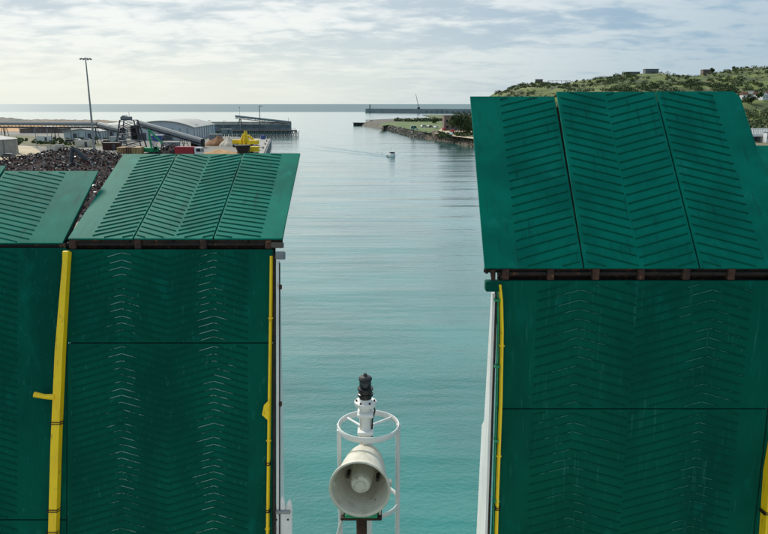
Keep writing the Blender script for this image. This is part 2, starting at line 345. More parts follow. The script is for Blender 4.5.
# ================================================================== SETTING
mb = MB()
rows = []
radii = [0, 60, 200, 700, 2500, 9000, 30000, 90000]
ctr = mb.bm.verts.new((0, 0, 0)); prev = None
for r in radii[1:]:
    ring = [mb.bm.verts.new((r * math.cos(2 * math.pi * k / 48), r * math.sin(2 * math.pi * k / 48), 0)) for k in range(48)]
    for k in range(48):
        if prev is None: mb.bm.faces.new((ctr, ring[k], ring[(k + 1) % 48]))
        else: mb.bm.faces.new((prev[k], ring[k], ring[(k + 1) % 48], prev[(k + 1) % 48]))
    prev = ring
tag(mb.build('water', 'water'), kind='structure')

def slab(name, pts, z0, z1, material, kind='structure'):
    m = MB(); m.prism([(p[0], p[1]) for p in pts], z0, z1, 'Z')
    return tag(m.build(name, material), kind=kind)
def sheet(name, pts, z, material):
    m = MB(); m.bm.faces.new([m.bm.verts.new((p[0], p[1], z)) for p in pts])
    o = m.build(name, material); return tag(o, kind='structure')

# port land on the left
QZ = 3.0
quay_pts = [(-22, 60), gp(262, 155, QZ), gp(269, 139, QZ), gp(208, 135.5, QZ), gp(203, 131, QZ), gp(196, 126.2, QZ), (-330, 640), (-900, 700), (-1200, 300), (-700, 40)]
slab('port_ground', quay_pts, -4, QZ, 'yard')
sheet('sand_yard', [gp(x, y, QZ + .004) for x, y in ((-30, 160), (12, 163), (36, 159), (40, 151), (32, 146.5), (16, 144), (-30, 143))], QZ + .004, 'sand')
sheet('grass_verge', [gp(x, y, QZ + .004) for x, y in ((-40, 142), (15, 143), (50, 148), (100, 147), (112, 143), (85, 139.5), (20, 135.5), (-40, 135))], QZ + .004, 'verge')
sheet('beach', [gp(x, y, QZ + .004) for x, y in ((-60, 131), (20, 131.5), (62, 130), (68, 126), (30, 124.3), (-60, 124))], QZ + .004, 'orange_sand')
# far shingle bank with a scrubby crest
def bank(name, px0, px1, Y, h0, h1, material, seed, base=0.5, wid=30, n=40):
    rnd = random.Random(seed); m = MB(); prev = None
    for i in range(n + 1):
        f = i / n; x = (px0 + (px1 - px0) * f - 384) / F * Y * 1.02
        h = h0 + (h1 - h0) * f + rnd.uniform(-.5, .5); h = h * min(1, 6 * min(f, 1 - f) + .25)
        row = [m.bm.verts.new((x, Y + dy, z)) for dy, z in ((-wid, base), (-wid * .35, base + h * .75 + rnd.uniform(-.3, .3)), (0, base + h), (wid, base))]
        if prev:
            for k in range(3): m.bm.faces.new((prev[k], row[k], row[k + 1], prev[k + 1]))
        prev = row
    return tag(m.build(name, material), kind='structure')
bank('shingle_bank', -120, 48, 640, 5.5, 5.0, 'wetrock', 3, 2.9)
bank('shingle_bank', 30, 130, 660, 3, 2.2, 'rock', 4, 2.9)
bank('headland_bank', 150, 260, 600, 4.5, 3.2, 'verge', 5, 0.5, 12)

# land on the right: spit, foreshore, hills
spit = [gp(360, 125, 1), gp(368, 122.3, 1), gp(395, 120.8, 1), gp(445, 119.5, 1), (230, 640), (1300, 620), (1300, 60), (120, 60), (95, 150), (60, 225), gp(480, 148.5), gp(452, 143), gp(436, 140.3), gp(424, 139.3), gp(413, 138.3), gp(398, 134), gp(381, 129.6)]
def sloped(name, pts, z0, z1, ins, material):
    m = MB(); c = sum((Vector((p[0], p[1], 0)) for p in pts), Vector()) / len(pts); k = len(pts)
    area = sum(pts[i][0] * pts[(i + 1) % k][1] - pts[(i + 1) % k][0] * pts[i][1] for i in range(k)); sgn = 1 if area > 0 else -1
    lo, hi = [], []
    for i in range(k):
        p0, p, p2 = (Vector((pts[j % k][0], pts[j % k][1], 0)) for j in (i - 1, i, i + 1))
        d = ((p - p0).normalized() + (p2 - p).normalized()).normalized(); nrm = Vector((-d.y, d.x, 0)) * sgn
        lo.append(m.bm.verts.new((p.x, p.y, z0))); q = p + nrm * ins; hi.append(m.bm.verts.new((q.x, q.y, z1)))
    for i in range(k): m.bm.faces.new((lo[i], lo[(i + 1) % k], hi[(i + 1) % k], hi[i]))
    m.bm.faces.new(hi)
    o = m.build(name, material); return tag(o, kind='structure'), [v for v in o.data.vertices[k:]]
land, top = sloped('foreshore', spit, -1.5, 3.8, 5.0, 'bank_stone')
SZ = 3.9
lawn = [gp(x, y, SZ) for x, y in ((378, 126.5), (383, 123.2), (398, 121.8), (440, 121.2), (448, 124), (438, 130), (430, 133), (413, 130.3), (400, 127), (388, 125))]
sheet('lawn', lawn, SZ, 'lawn')
sheet('gravel_yard', [gp(x, y, SZ) for x, y in ((448.5, 124), (438.5, 130.2), (434, 133.2), (452, 136), (480, 139.5), (560, 141), (560, 123))], SZ, 'sand')
sheet('low_meadow', [(70, 300), (160, 420), (260, 600), (1300, 600), (1300, 100), (140, 100)], SZ - .004, 'verge')

SIL = [(474, 104.5), (486, 99), (500, 91.5), (520, 86.5), (540, 84), (556, 85), (580, 81.5), (600, 79), (625, 76), (650, 75), (668, 78), (690, 78), (705, 73.5), (722, 71.5), (745, 68), (768, 69.5), (800, 66), (860, 70), (960, 80), (1100, 88), (1250, 96)]
def sil_h(x, Y=900):
    p = 384 + x / (Y * 0.965) * F
    if p <= SIL[0][0]: return 0
    for (a, ya), (c, yc) in zip(SIL, SIL[1:]):
        if a <= p <= c:
            f = (p - a) / (c - a); f = f * f * (3 - 2 * f); return max(0, at(p, ya + (yc - ya) * f, Y).z)
    return 15
from mathutils import noise as mnoise
def hill_z(x, y):
    # ridge line at Y = 900, fall towards the harbour at Y = 500
    H = sil_h(x * min(1.0, 900 / y))
    f = (y - 470) / 430
    if f <= 1: s = max(0, f); g = s * s * (3 - 2 * s); g = 0.15 * s + 0.85 * g
    else: g = max(0, 1 - ((y - 900) / 380) ** 2)
    z = H * g
    q = Vector((x * .012, y * .012, 0)); z += (mnoise.fractal(q, 1.0, 2.0, 5)) * 9.0 * min(1, 2.2 * g) * (0.25 + 0.75 * abs(1 - min(1, f))) * min(1, H / 20)
    z += mnoise.fractal(Vector((x * .05, y * .05, 3)), 1.0, 2.0, 4) * 1.6 * min(1, 3 * g) * min(1, H / 20)
    return z + 0.5
m = MB(); NX, NY = 200, 70; grid = []
for j in range(NY + 1):
    y = 455 + (1290 - 455) * j / NY
    grid.append([m.bm.verts.new((70 + 1250 * i / NX, y, hill_z(70 + 1250 * i / NX, y) - (2.5 if j in (0, NY) else 0))) for i in range(NX + 1)])
for j in range(NY):
    for i in range(NX): m.bm.faces.new((grid[j][i], grid[j][i + 1], grid[j + 1][i + 1], grid[j + 1][i]))
tag(m.build('hills', 'hill', smooth=True), kind='structure')

# ------------------------------------------------------------------ foliage
def clump(bm, c, r, n, rnd, size, squash=0.8):
    for _ in range(n):
        while True:
            d = Vector((rnd.uniform(-1, 1), rnd.uniform(-1, 1), rnd.uniform(-1, 1)))
            if 0.25 < d.length < 1: break
        d = d * (0.55 + 0.45 * rnd.random()) if rnd.random() < .4 else d.normalized() * rnd.uniform(.75, 1.05)
        p = Vector(c) + Vector((d.x * r, d.y * r, d.z * r * squash)); s = size * rnd.uniform(.6, 1.3)
        a = Vector((rnd.gauss(0, 1), rnd.gauss(0, 1), rnd.gauss(0, 1))).normalized(); e = a.cross(Vector((rnd.gauss(0, 1), rnd.gauss(0, 1), rnd.gauss(0, 1)))).normalized()
        bm.faces.new([bm.verts.new(p + a * s), bm.verts.new(p + e * s * .6), bm.verts.new(p - a * s), bm.verts.new(p - e * s * .6)])
def tree(loc, h, r, label, seed, leaf='leaf', group=None, n=420, size=0.55):
    rnd = random.Random(seed); root = thing('tree', label, 'tree', loc, 0, group)
    t = MB(); th = h * .42
    t.tube([(0, 0, -1.0), (0.05 * h * rnd.uniform(-.5, .5), 0, th), (0.06 * h * rnd.uniform(-1, 1), 0, h * .8)], [h * .035, h * .025, h * .008], 7)
    for k in range(5):
        a = rnd.uniform(0, 6.28); t.tube([(0, 0, th * rnd.uniform(.6, 1.2)), (math.cos(a) * r * .6, math.sin(a) * r * .6, h * rnd.uniform(.5, .8))], [h * .014, h * .005], 5)
    t.build('trunk', 'bark', root)
    c = MB()
    for k in range(9):
        a = rnd.uniform(0, 6.28); q = rnd.uniform(.1, .75) * r; zz = rnd.uniform(.22, .84) * h
        clump(c.bm, (math.cos(a) * q, math.sin(a) * q, zz), r * rnd.uniform(.32, .55), n // 9, rnd, size)
    c.build('crown', leaf, root)
    return root
def scrub(name, pts, rmin, rmax, leaf, seed, per=46, size=.8):
    rnd = random.Random(seed); c = MB()
    for (x, y, z) in pts:
        r = rnd.uniform(rmin, rmax); clump(c.bm, (x, y, z + r * .35), r, per, rnd, size, .7)
    o = c.build(name, leaf); return tag(o, kind='stuff')

# ================================================================== FERRY AND RAMPS
ZS = 5.0                                # sill of the vehicle deck, where the ramps are hinged
def frame_mat(loc, el): return Matrix.Translation(loc) @ Matrix.Rotation(el, 4, 'X')
def local_px(Mf, x, y):                  # where the photo's pixel falls on a ramp plate, in that plate's own axes
    inv = Mf.inverted(); o = inv @ Vector((0, 0, CAM_H)); d = inv.to_3x3() @ ray(x, y)
    return o + d * (-o.z / d.z)
def rib_mesh(w, rise, flip, material, h=.036, hw=.034, t0=0.0, t1=1.0):
    # a welded bar running from x=0 (the chevron's tip side) to x=+-w, with bevelled flanks
    top = hw * .35
    m = MB(); s = -1 if flip else 1
    A = [(-hw, 0), (hw, 0), (top, h), (-top, h)]
    e0 = [m.bm.verts.new((s * w * t0, y + rise * t0, z)) for y, z in A]; e1 = [m.bm.verts.new((s * w * t1, y + rise * t1, z)) for y, z in A]
    for i in (1, 2, 3): m.bm.faces.new((e0[i], e0[(i + 1) % 4], e1[(i + 1) % 4], e1[i]))
    m.bm.faces.new(e0); m.bm.faces.new(e1[::-1])
    return m.mesh('rib', M[material])
def ribs(parent, tip, end, slope, y0, y1, pitch, material='green_rib', seed=1, h=.036, hw=.034):
    """a column of bars from x=tip to x=end, cut off at y0 and y1; slope = rise per metre away from the tip"""
    rnd = random.Random(seed); w = abs(end - tip); rise = slope * w
    me = rib_mesh(w, rise, end < tip, material, h, hw); y = y0 - max(0, rise) + pitch * .5
    while y <= y1 - min(0, rise):
        t0, t1 = 0.0, 1.0
        ta, tb = sorted(((y0 - y) / rise, (y1 - y) / rise)) if abs(rise) > 1e-6 else (0, 1)
        t0, t1 = max(0.0, ta), min(1.0, tb)
        if (t1 - t0) * w > .16:
            mm = me if (t0 == 0 and t1 == 1) else rib_mesh(w, rise, end < tip, material, h, hw, t0, t1)
            link('rib', mm, parent, (tip + rnd.uniform(-.006, .006), y + rnd.uniform(-.008, .008), 0.0), (0, 0, rnd.uniform(-.006, .006)))
        y += pitch
def plate(name, x0, x1, y0, y1, th, parent, loc, rot, bev=.012, corner=None, material='green'):
    m = MB()
    if corner:
        m.prism([(x0, y0), (x1, y0), (x1, y1 - corner), (x1 - corner * .55, y1), (x0, y1)], -th, 0, 'Z')
    else: m.box(((x0 + x1) / 2, (y0 + y1) / 2, -th / 2), (x1 - x0, y1 - y0, th), None, bev)
    return m.build(name, material, parent, loc, rot)

def ramp(label, x0, x1, hy, hz, el, length, seam, flap_panels, flap_el, flap_len, cols, pitch, seed, gap=.28, rows=38, rh=.036, group='stern vehicle ramps of the ferry'):
    ca = Vector((0, math.cos(el), math.sin(el)))
    foot = Vector((0, hy, hz)) - ca * length
    root = thing('vehicle_ramp', label, 'vehicle ramp', ((x0 + x1) / 2, foot.y, foot.z), 0, group)
    off = Vector((x0, hy, hz)) - root.location; rot = (el, 0, 0); w = x1 - x0
    # main leaf in two plates with an open joint between them
    up = plate('ramp_plate', 0, w, -seam + .012, -gap, .10, root, off, rot)
    dn = plate('ramp_plate', 0, w, -length, -seam - .012, .10, root, off, rot)
    for (tip, end, sl, mt) in cols:
        ribs(up, tip, end, sl, -seam + .07, -gap - .05, pitch, mt, seed, .022, .020)
        vis = -seam - pitch * rows
        ribs(dn, tip, end, sl, vis, -seam - .07, pitch, mt, seed + 1, .022, .020)
    MB().box((w / 2, -seam, -.125), (w - .1, .16, .04)).build('joint_bar', 'dark_rust', root, off, rot)
    # girders behind the leaf
    for k in range(4):
        gx = .25 + (w - .5) * k / 3
        MB().prism([(-length, -.10), (-gap - .05, -.10), (-gap - .05, -.35), (-length, -.75)], gx - .06, gx + .06, 'X').build('girder', 'dark_rust', root, off, rot)
    for k in range(5):
        yy = -gap - .25 - k * (length - .6) / 4
        MB().box((w / 2, yy, -.22), (w - .12, .10, .236)).build('cross_beam', 'dark_rust', root, off, rot)
    # hinge between leaf and flaps
    MB().tube([(-.05, -gap * .5, -.13), (w + .05, -gap * .5, -.13)], .055, 10).build('hinge_pin', 'dark_rust', root, off, rot, True)
    MB().box((w / 2, -gap * .5 - .02, -.31), (w, gap * .6, .10)).build('hinge_beam', 'rust', root, off, rot)
    if gap < .29: MB().box((w / 2, -gap * .5 - .02, -.42), (w, gap + .3, .05)).build('hinge_plate', 'dark_rust', root, off, rot)
    else: MB().box((w / 2, -gap * .5 - .16, -.42), (w, gap * .9, .05)).build('hinge_plate', 'dark_rust', root, off, rot)
    nl = 7 if gap > .29 else 4
    lug = MB().box((0, 0, 0), (.16, gap * .92, .20), None, .02).mesh('hinge_lug', M['rust'])
    for k in range(nl):
        link('hinge_lug', lug, root, off + Vector((0, 0, 0)) + Matrix.Rotation(el, 3, 'X') @ Vector((.12 + (w - .24) * k / (nl - 1), -gap * .5, -.11)), rot)
    flaps = []
    for (fx0, fx1, fcols, d_el, d_len, corner, fpitch) in flap_panels:
        fe = flap_el + d_el; L = flap_len + d_len
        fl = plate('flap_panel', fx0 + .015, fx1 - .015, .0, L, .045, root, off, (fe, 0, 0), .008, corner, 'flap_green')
        for (tip, end, sl) in fcols:
            ribs(fl, tip, end, sl, .06, L - .05, fpitch, 'green_rib', seed + 5, rh, rh)
        for gx in (fx0 + .10, (fx0 + fx1) / 2, fx1 - .10):
            link('flap_rafter', MB().prism([(.02, -.045), (L - .12, -.045), (L - .12, -.10), (.02, -.30)], gx - .03, gx + .03, 'X').mesh('flap_rafter', M['dark_rust']), fl)
        link('flap_edge', MB().box(((fx0 + fx1) / 2, .05, -.15), (fx1 - fx0 - .05, .06, .20)).mesh('flap_edge', M['dark_rust']), fl)
        if fx1 < max(q[1] for q in flap_panels): link('joint_bar', MB().box((fx1 + .02, L * .47, -.075), (.12, L * .94, .03)).mesh('joint_bar', M['dark_rust']), fl)
        flaps.append(fl)
    return root, off, rot, frame_mat(Vector((x0, hy, hz)), el), flaps, up, dn

# ---- ramp left of the channel
HL = at(67, 238.5, 16.5); WL = at(283, 238.5, 16.5).x - HL.x
def xs(a, ref=HL): return (at(a, 238.5, 16.5).x - ref.x)
el_l, fel_l = R(76.5), R(23.3)
p1 = xs(133); p2 = xs(174); p3 = xs(213); p4 = xs(260)
fl_cols = [(0, p1, [(p1 - .05, xs(91), -.43)], 0, 0, None, .195),
           (p1, p3, [(p1 + .05, p2 - .03, -.43), (p3 - .04, p2 + .03, -.43)], R(.0), 0, None, .195),
           (p3, WL, [(p3 + .05, p4, -.24)], R(.25), 0, None, .195)]
# second leaf columns: tip apexes up at 122 and 214
Mf = frame_mat(HL, el_l)
lx = lambda px, py=300: local_px(Mf, px, py).x
ramp_l, off_l, rot_l, MfL, flapsL, upL, dnL = ramp(
    'tall green ramp with a pale teal folded flap, left beside the open channel', HL.x, HL.x + xs(272.8), HL.y, HL.z, el_l, 11.6, -local_px(Mf, 150, 343).y, fl_cols, fel_l, 4.5,
    [(lx(122) - .01, lx(72), -.28, 'green_worn'), (lx(122) + .01, lx(168), -.28, 'green_worn'), (lx(214) - .01, lx(169), -.28, 'green_worn'), (lx(214) + .01, lx(248), -.28, 'green_worn')], .172, 11, .27, 28, .020)
# ---- outermost ramp on the left
HO = at(-165, 243, 16.5); WO = at(63, 243, 16.5).x - HO.x
Mo = frame_mat(HO, el_l); ox = lambda px, py=300: local_px(Mo, px, py).x
fo = lambda a: at(a, 243, 16.5).x - HO.x
ramp_o, off_o, rot_o, MfO, flapsO, upO, dnO = ramp(
    'green ramp at the left picture edge with a short flap before the scrap', HO.x, at(66.5, 243, 16.5).x, HO.y, HO.z, el_l, 11.6, -local_px(Mo, 10, 520).y,
    [(0, fo(-45), [(fo(-85), fo(-140), -.3)], 0, .25, None, .2), (fo(-44), WO, [(fo(-41), fo(27), -.30)], 0, 0, None, .17)], R(31), 2.98,
    [(ox(-30), ox(17), -.28, 'green_worn'), (ox(-32), ox(-80), -.28, 'green_worn')], .172, 13, .12, 8, .014)
# ---- ramp on the right
HR = at(484, 268, 15.0); WR = at(797, 268, 15.0).x - HR.x
el_r, fel_r = R(87.5), R(48)
rx = lambda a: at(a, 268, 15.0).x - HR.x
Mr = frame_mat(HR, el_r); rl = lambda px, py=330: local_px(Mr, px, py).x
q1, q2 = rx(584), rx(700)
fr_cols = [(0, q1, [(q1 - .08, rx(519), -.31)], R(-1.3), -.05, None, .245),
           (q1, q2, [(q1 + .10, rx(640) - .03, -.31), (q2 - .08, rx(640) + .03, -.31)], 0, 0, None, .245),
           (q2, WR, [(q2 + .08, rx(765), -.31)], R(.1), 0, .22, .245)]
ramp_r, off_r, rot_r, MfR, flapsR, upR, dnR = ramp(
    'largest dark green ramp with three steep flap panels, right of the open channel', HR.x + .38, HR.x + WR - .30, HR.y, HR.z, el_r, 11.4, -local_px(Mr, 600, 409).y,
    [(a - .38, c - .38, [(i - .38, j - .38, k) for i, j, k in cc], d, e, g, h) for a, c, cc, d, e, g, h in fr_cols], fel_r, 5.3,
    [(rl(578) - .39, rl(536) - .38, -.28, 'green_faint'), (rl(578) - .37, rl(634) - .38, -.28, 'green_faint'), (rl(708) - .39, rl(635) - .38, -.28, 'green_faint'), (rl(708) - .37, rl(748) - .38, -.28, 'green_faint')], .225, 17, .30, 18, .026)
# ---- outermost ramp on the right
HQ = at(808, 268, 15.0); QX = HR.x + WR - .27
ramp_q, off_q, rot_q, MfQ, flapsQ, upQ, dnQ = ramp(
    'green ramp at the right picture edge showing only a corner of its flap', QX, QX + 4.9, HQ.y, HQ.z, el_r, 11.4, 3.2,
    [(HQ.x - QX, 4.9, [], 0, 0, None, .3)], R(38), 4.15, [], .22, 19, .30, 0)

# ---- yellow rails, straps, white side girders and small fittings of the ramps
def rail_on(root, off, rot, Mfr, pts, wid, thick, name='edge_rail', material='yellow', lift=.0):
    L = [local_px(Mfr, x, y) for x, y in pts]; m = MB(); rows = []
    for i, p in enumerate(L):
        w = wid[i] if isinstance(wid, list) else wid
        rows.append([m.bm.verts.new((p.x + dx, p.y, z)) for dx, z in ((-w / 2, lift), (w / 2, lift), (w / 2 - .02, lift + thick), (-w / 2 + .02, lift + thick))])
    for A, B in zip(rows, rows[1:]):
        for k in range(4): m.bm.faces.new((A[k], A[(k + 1) % 4], B[(k + 1) % 4], B[k]))
    m.bm.faces.new(rows[0]); m.bm.faces.new(rows[-1])
    return m.build(name, material, root, off, rot)
def strap_on(parent, Mfr, x, y, wid, thick):
    p = local_px(Mfr, x, y)
    for a in (0, .05):
        MB().box((p.x, p.y - a, thick / 2), (wid + .03, .018, thick + .035), None, .004).build('strap', 'dark_rust', parent)
# thick yellow bar between the two left ramps
bar = rail_on(ramp_l, off_l, rot_l, MfL, [(68.5, 252), (66, 285), (61.5, 350), (57.5, 440), (54.5, 545), (52, 640)], [.16, .18, .23, .235, .23, .23], .15, 'side_bar', 'yellow', .0)
for y in (421, 508, 530): strap_on(bar, MfL, 61.0 - (y - 350) * .038, y, .235, .15)
pa = local_px(MfL, 57, 396); pb = local_px(MfL, 38, 393)
MB().tube([(pa.x, pa.y, .12), ((pa.x + pb.x) / 2, pa.y + .02, .16), (pb.x, pb.y, .18)], [.075, .06, .07], 8).build('arm', 'yellow', bar)
MB().box((0, 0, .07), (.16, .26, .13), Matrix.Translation((local_px(MfL, 67.5, 256).x, local_px(MfL, 67.5, 256).y, 0)), .03).build('end_plate', 'yellow', bar)
# slim yellow rail on the channel side
r2 = rail_on(ramp_l, off_l, rot_l, MfL, [(271.5, 256), (271, 300), (269.5, 400), (268.5, 470), (267.5, 545), (266.5, 640)], .085, .11, 'edge_rail', 'yellow')
pc = local_px(MfL, 267, 408)
MB().prism([(-.10, -.14), (.07, -.30), (.07, .22), (-.05, .10)], .02, .14, 'Z').build('cleat', 'yellow', r2, (pc.x, pc.y, 0))
for y in (462, 509): strap_on(r2, MfL, 268.5, y, .09, .11)
brk = MB().box((0, 0, .045), (.115, .035, .09), None, .008).mesh('rail_bracket', M['yellow'])
def brackets(parent, Mfr, pts):
    for x, y in pts:
        p = local_px(Mfr, x, y); link('rail_bracket', brk, parent, (p.x, p.y, 0))
brackets(r2, MfL, [(271.0, 318), (269, 440), (267.7, 528)])
# the rail's rusty backing and the white side girder that deepens towards the deck
def side_girder(root, off, rot, x, sgn, prof, th=.06, material='white'):
    return MB().prism(prof, x - th / 2, x + th / 2, 'X').build('side_girder', material, root, off, rot)
eX = local_px(MfL, 273.5, 300).x
MB().box((eX + .02, -6.0, -.02), (.07, 11.2, .10), None, .01).build('edge_strip', 'dark_rust', ramp_l, off_l, rot_l)
side_girder(ramp_l, off_l, rot_l, eX + .10, 1, [(-.55, -.02), (-.55, -.20), (-3.2, -.55), (-3.9, -.75), (-11.5, -1.15), (-11.5, -.02)])
ft = MB().box((0, 0, 0), (.07, .12, .12), None, .015).mesh('fitting', M['rust'])
for y_ in (-1.2, -4.1): link('fitting', ft, ramp_l, off_l + Matrix.Rotation(el_l, 3, 'X') @ Vector((eX + .16, y_, -.06)), rot_l)
MB().tube([Matrix.Rotation(el_l, 3, 'X') @ Vector((eX + .15, y_, -.02)) + off_l for y_ in (-.6, -2.0, -4.0, -7.0, -11.0)], .018, 6).build('hose', 'black', ramp_l)
MB().box((eX + .17, -.42, -.02), (.22, .20, .22), None, .02).build('stop_block', 'grey', ramp_l, off_l, rot_l)
MB().box((WL - .17, -.16, -.16), (.30, .14, .28), None, .02).build('hinge_cap', 'timber', ramp_l, off_l, rot_l)
# twin pronged white fairlead low on the girder
pf = local_px(MfL, 274, 508)
fb = MB().box((.20, -.55, -.10), (.46, 1.1, .16), None, .03).build('fairlead', 'white', ramp_l, (off_l + Matrix.Rotation(el_l, 3, 'X') @ Vector((pf.x, pf.y, -.02))), rot_l)
for dx, hgt in ((.20, .26), (.37, .17)):
    MB().prism([(dx - .075, -.12), (dx + .075, -.12), (dx + .055, hgt * .55), (dx + .02, hgt), (dx - .02, hgt), (dx - .06, hgt * .5)], -.12, .0, 'Z').build('prong', 'white', fb)
MB().tube([(.05, -.10, .02), (.40, -.10, .02)], .045, 10).build('roller', 'steel', fb, smooth=True)
for dx in (.06, .34):
    for dy in (-.3, -.8): MB().tube([(dx, dy, -.03), (dx, dy, .0)], .025, 6).build('bolt', 'rust', fb)
# right ramp
off_r0 = off_r
def RL(x, y): return local_px(MfR, x, y)
r3 = rail_on(ramp_r, off_r, rot_r, MfR, [(499.5, 284), (501.2, 300), (502.0, 330), (500.8, 400), (497.5, 490), (496, 545), (494, 640)], .085, .10, 'edge_rail', 'yellow')
for y in (506,): strap_on(r3, MfR, 497, y, .10, .10)
brackets(r3, MfR, [(501.6, 345), (498.6, 455)])
g3 = rail_on(ramp_r, off_r, rot_r, MfR, [(496.5, 284), (498.2, 300), (498.4, 330), (497, 400), (494.3, 490), (492.8, 545), (491, 640)], .06, .06, 'hydraulic_pipe', 'bright_green', -.05)
for y in (300, 366, 440, 500):
    p = RL(497, y); MB().box((p.x, p.y, .0), (.14, .05, .16), None, .01).build('pipe_clip', 'bright_green', g3)
MB().box((RL(495, 350).x, -5.8, -.09), (.05, 11.0, .12), None, .01).build('edge_strip', 'dark_rust', ramp_r, off_r, rot_r)
side_girder(ramp_r, off_r, rot_r, RL(494, 330).x - .02, -1, [(-.62, -.05), (-.62, -.25), (-4.0, -.75), (-4.3, -1.1), (-11.3, -1.9), (-11.3, -.05)])
MB().box((RL(493, 287).x, -.42, -.06), (.34, .24, .26), None, .02).build('stop_block', 'green', ramp_r, off_r, rot_r)
MB().tube([(RL(493, 275).x, -.05, -.08), (RL(493, 275).x + .02, -.28, -.06)], [.07, .05], 8).build('hinge_cap', 'rust', ramp_r, off_r, rot_r)
b4 = rail_on(ramp_r, off_r, rot_r, MfR, [(772, 430), (769.5, 470), (765.5, 545), (760, 640)], [.10, .30, .36, .36], .22, 'side_bar', 'yellow')
strap_on(b4, MfR, 766.5, 508, .34, .22)

# ---- ferry: hull, vehicle deck sill, mooring deck and the upper deck one stands on
fy = thing('ferry', 'white ferry stern carrying the green ramps and the fog horn', 'ferry', (0, 0, 0))
MB().prism([(-13.4, -70), (13.9, -70), (13.9, 13.2), (-13.4, 13.2)], -2.0, ZS - .25, 'Z').build('hull', 'white', fy)
MB().prism([(-13.0, -60), (13.5, -60), (13.5, 5.2), (-13.0, 5.2)], ZS - .249, 12.9, 'Z').build('superstructure', 'white', fy)
MB().prism([(-13.1, -60), (13.6, -60), (13.6, 5.9), (-13.1, 5.9)], 12.901, 13.1, 'Z').build('mooring_deck', 'green', fy)
MB().prism([(-13.0, -58), (13.5, -58), (13.5, -.55), (-13.0, -.55)], 13.101, 18.2, 'Z').build('deckhouse', 'white', fy)
MB().prism([(-13.1, -58), (13.6, -58), (13.6, .35), (-13.1, .35)], 18.201, 18.35, 'Z').build('upper_deck', 'green', fy)
MB().prism([(-12.6, -50), (13.1, -50), (13.1, -8.0), (-12.6, -8.0)], 18.351, 25, 'Z').build('bridge_house', 'white', fy)
for k in range(8):
    MB().box((-9.5 + k * 2.75, -7.97, 20.6), (1.1, .06, .8), None, .02).build('window', 'glass', fy)
for (x0_, x1_) in ((HO.x, HL.x + WL), (HR.x + .3, QX + 4.9)):
    MB().box(((x0_ + x1_) / 2, 13.6, ZS - .42), (x1_ - x0_, .9, .3), None, .03).build('ramp_sill', 'grey', fy)

# ---- horn mast
pole_p = at(365.5, 410, 5.95)
hm = thing('fog_horn_mast', 'cream fog horn on a white caged mast topped by a black lamp', 'fog horn', (pole_p.x, pole_p.y, 13.1))
def hl(x, y, Y): return at(x, y, Y) - hm.location
topz = hl(365.5, 403, 5.95).z
MB().tube([(0, 0, 0), (0, 0, topz)], .058, 16).build('pole', 'white', hm, smooth=True)
MB().lathe([(0, -.02), (.10, -.02), (.105, 0), (.105, .018), (.06, .022), (.055, .05), (0, .05)], 28).build('flange', 'white', hm, (0, 0, topz), smooth=True)
for k in range(6): MB().tube([(.085 * math.cos(k * 1.047), .085 * math.sin(k * 1.047), .018), (.085 * math.cos(k * 1.047), .085 * math.sin(k * 1.047), .034)], .010, 6).build('flange_bolt', 'rust', hm, (0, 0, topz))
lamp = MB().lathe([(0, .05), (.058, .05), (.06, .075), (.072, .08), (.074, .10), (.062, .105), (.060, .135), (.074, .14), (.075, .155), (.05, .158), (.0, .158)], 28).build('lamp_body', 'black', hm, (0, 0, topz), smooth=True)
MB().lathe([(0, .158), (.052, .158), (.055, .17), (.055, .225), (.05, .235), (0, .235)], 28).build('lens', 'lens', lamp, smooth=True)
MB().lathe([(0, .235), (.062, .235), (.064, .25), (.05, .268), (.02, .275), (.012, .30), (0, .30)], 28).build('lamp_cap', 'black', lamp, smooth=True)
MB().tube([(.07, -.02, .0), (.09, -.03, -.06), (.065, -.03, -.16), (.06, -.01, -.34)], .008, 6).build('cable', 'black', hm, (0, 0, topz))
# cage: two hoops and five uprights
rc = hl(368.5, 426, 5.98); rad = .29
MB().ring((rc.x, rc.y, rc.z), rad, (.010, .030), n=56, m=8).build('cage_hoop', 'white', hm, smooth=True)
lowz = rc.z - .80
MB().ring((rc.x, rc.y, lowz), rad, (.010, .026), n=56, m=8).build('cage_hoop', 'white', hm, smooth=True)
for a in (8, -16, 172, 196, 90):
    x, y = rc.x + rad * math.cos(R(a)), rc.y + rad * math.sin(R(a))
    MB().tube([(x, y, rc.z), (x, y, lowz - .9)], .021, 10).build('cage_bar', 'white', hm, smooth=True)
for sx_ in (-1, 1):
    MB().tube([(sx_ * .05, 0, rc.z + .02), (rc.x + sx_ * rad * .75, rc.y + rad * .62, rc.z)], .012, 8).build('stay', 'white', hm, smooth=True)
# brackets joining the pole to the horn
for z_ in (rc.z + .16, rc.z - .02): MB().box((0, -.02, z_), (.15, .17, .03), None, .006).build('clamp', 'white', hm)
# the horn: re-entrant bell pointing at the camera side, level
bc = hl(359.5, 490, 5.33)                # centre of the mouth
back = hl(367, 446, 6.0)
ax = Vector((back.x - bc.x, (back.y - bc.y), 0)).normalized()
Mh = Matrix.Translation(bc) @ Vector((0, 0, 1)).rotation_difference(ax).to_matrix().to_4x4()
RB = .260
prof = [(RB - .012, .015), (RB, .0), (RB + .012, .004), (RB + .012, .022), (RB - .004, .035), (RB * .93, .10), (RB * .86, .20), (RB * .79, .32), (RB * .72, .43), (RB * .65, .50), (RB * .60, .515), (RB * .52, .525), (RB * .50, .60), (RB * .47, .62), (0, .625)]
horn = MB().lathe(prof, 48, Mh).build('horn_bell', 'cream', hm, smooth=True)
inner = [(RB - .012, .015), (RB * .90, .09), (RB * .82, .20), (RB * .72, .31), (RB * .60, .42), (RB * .45, .46), (0, .47)]
MB().lathe(inner, 48, Mh).build('horn_throat', 'cream', horn, smooth=True)
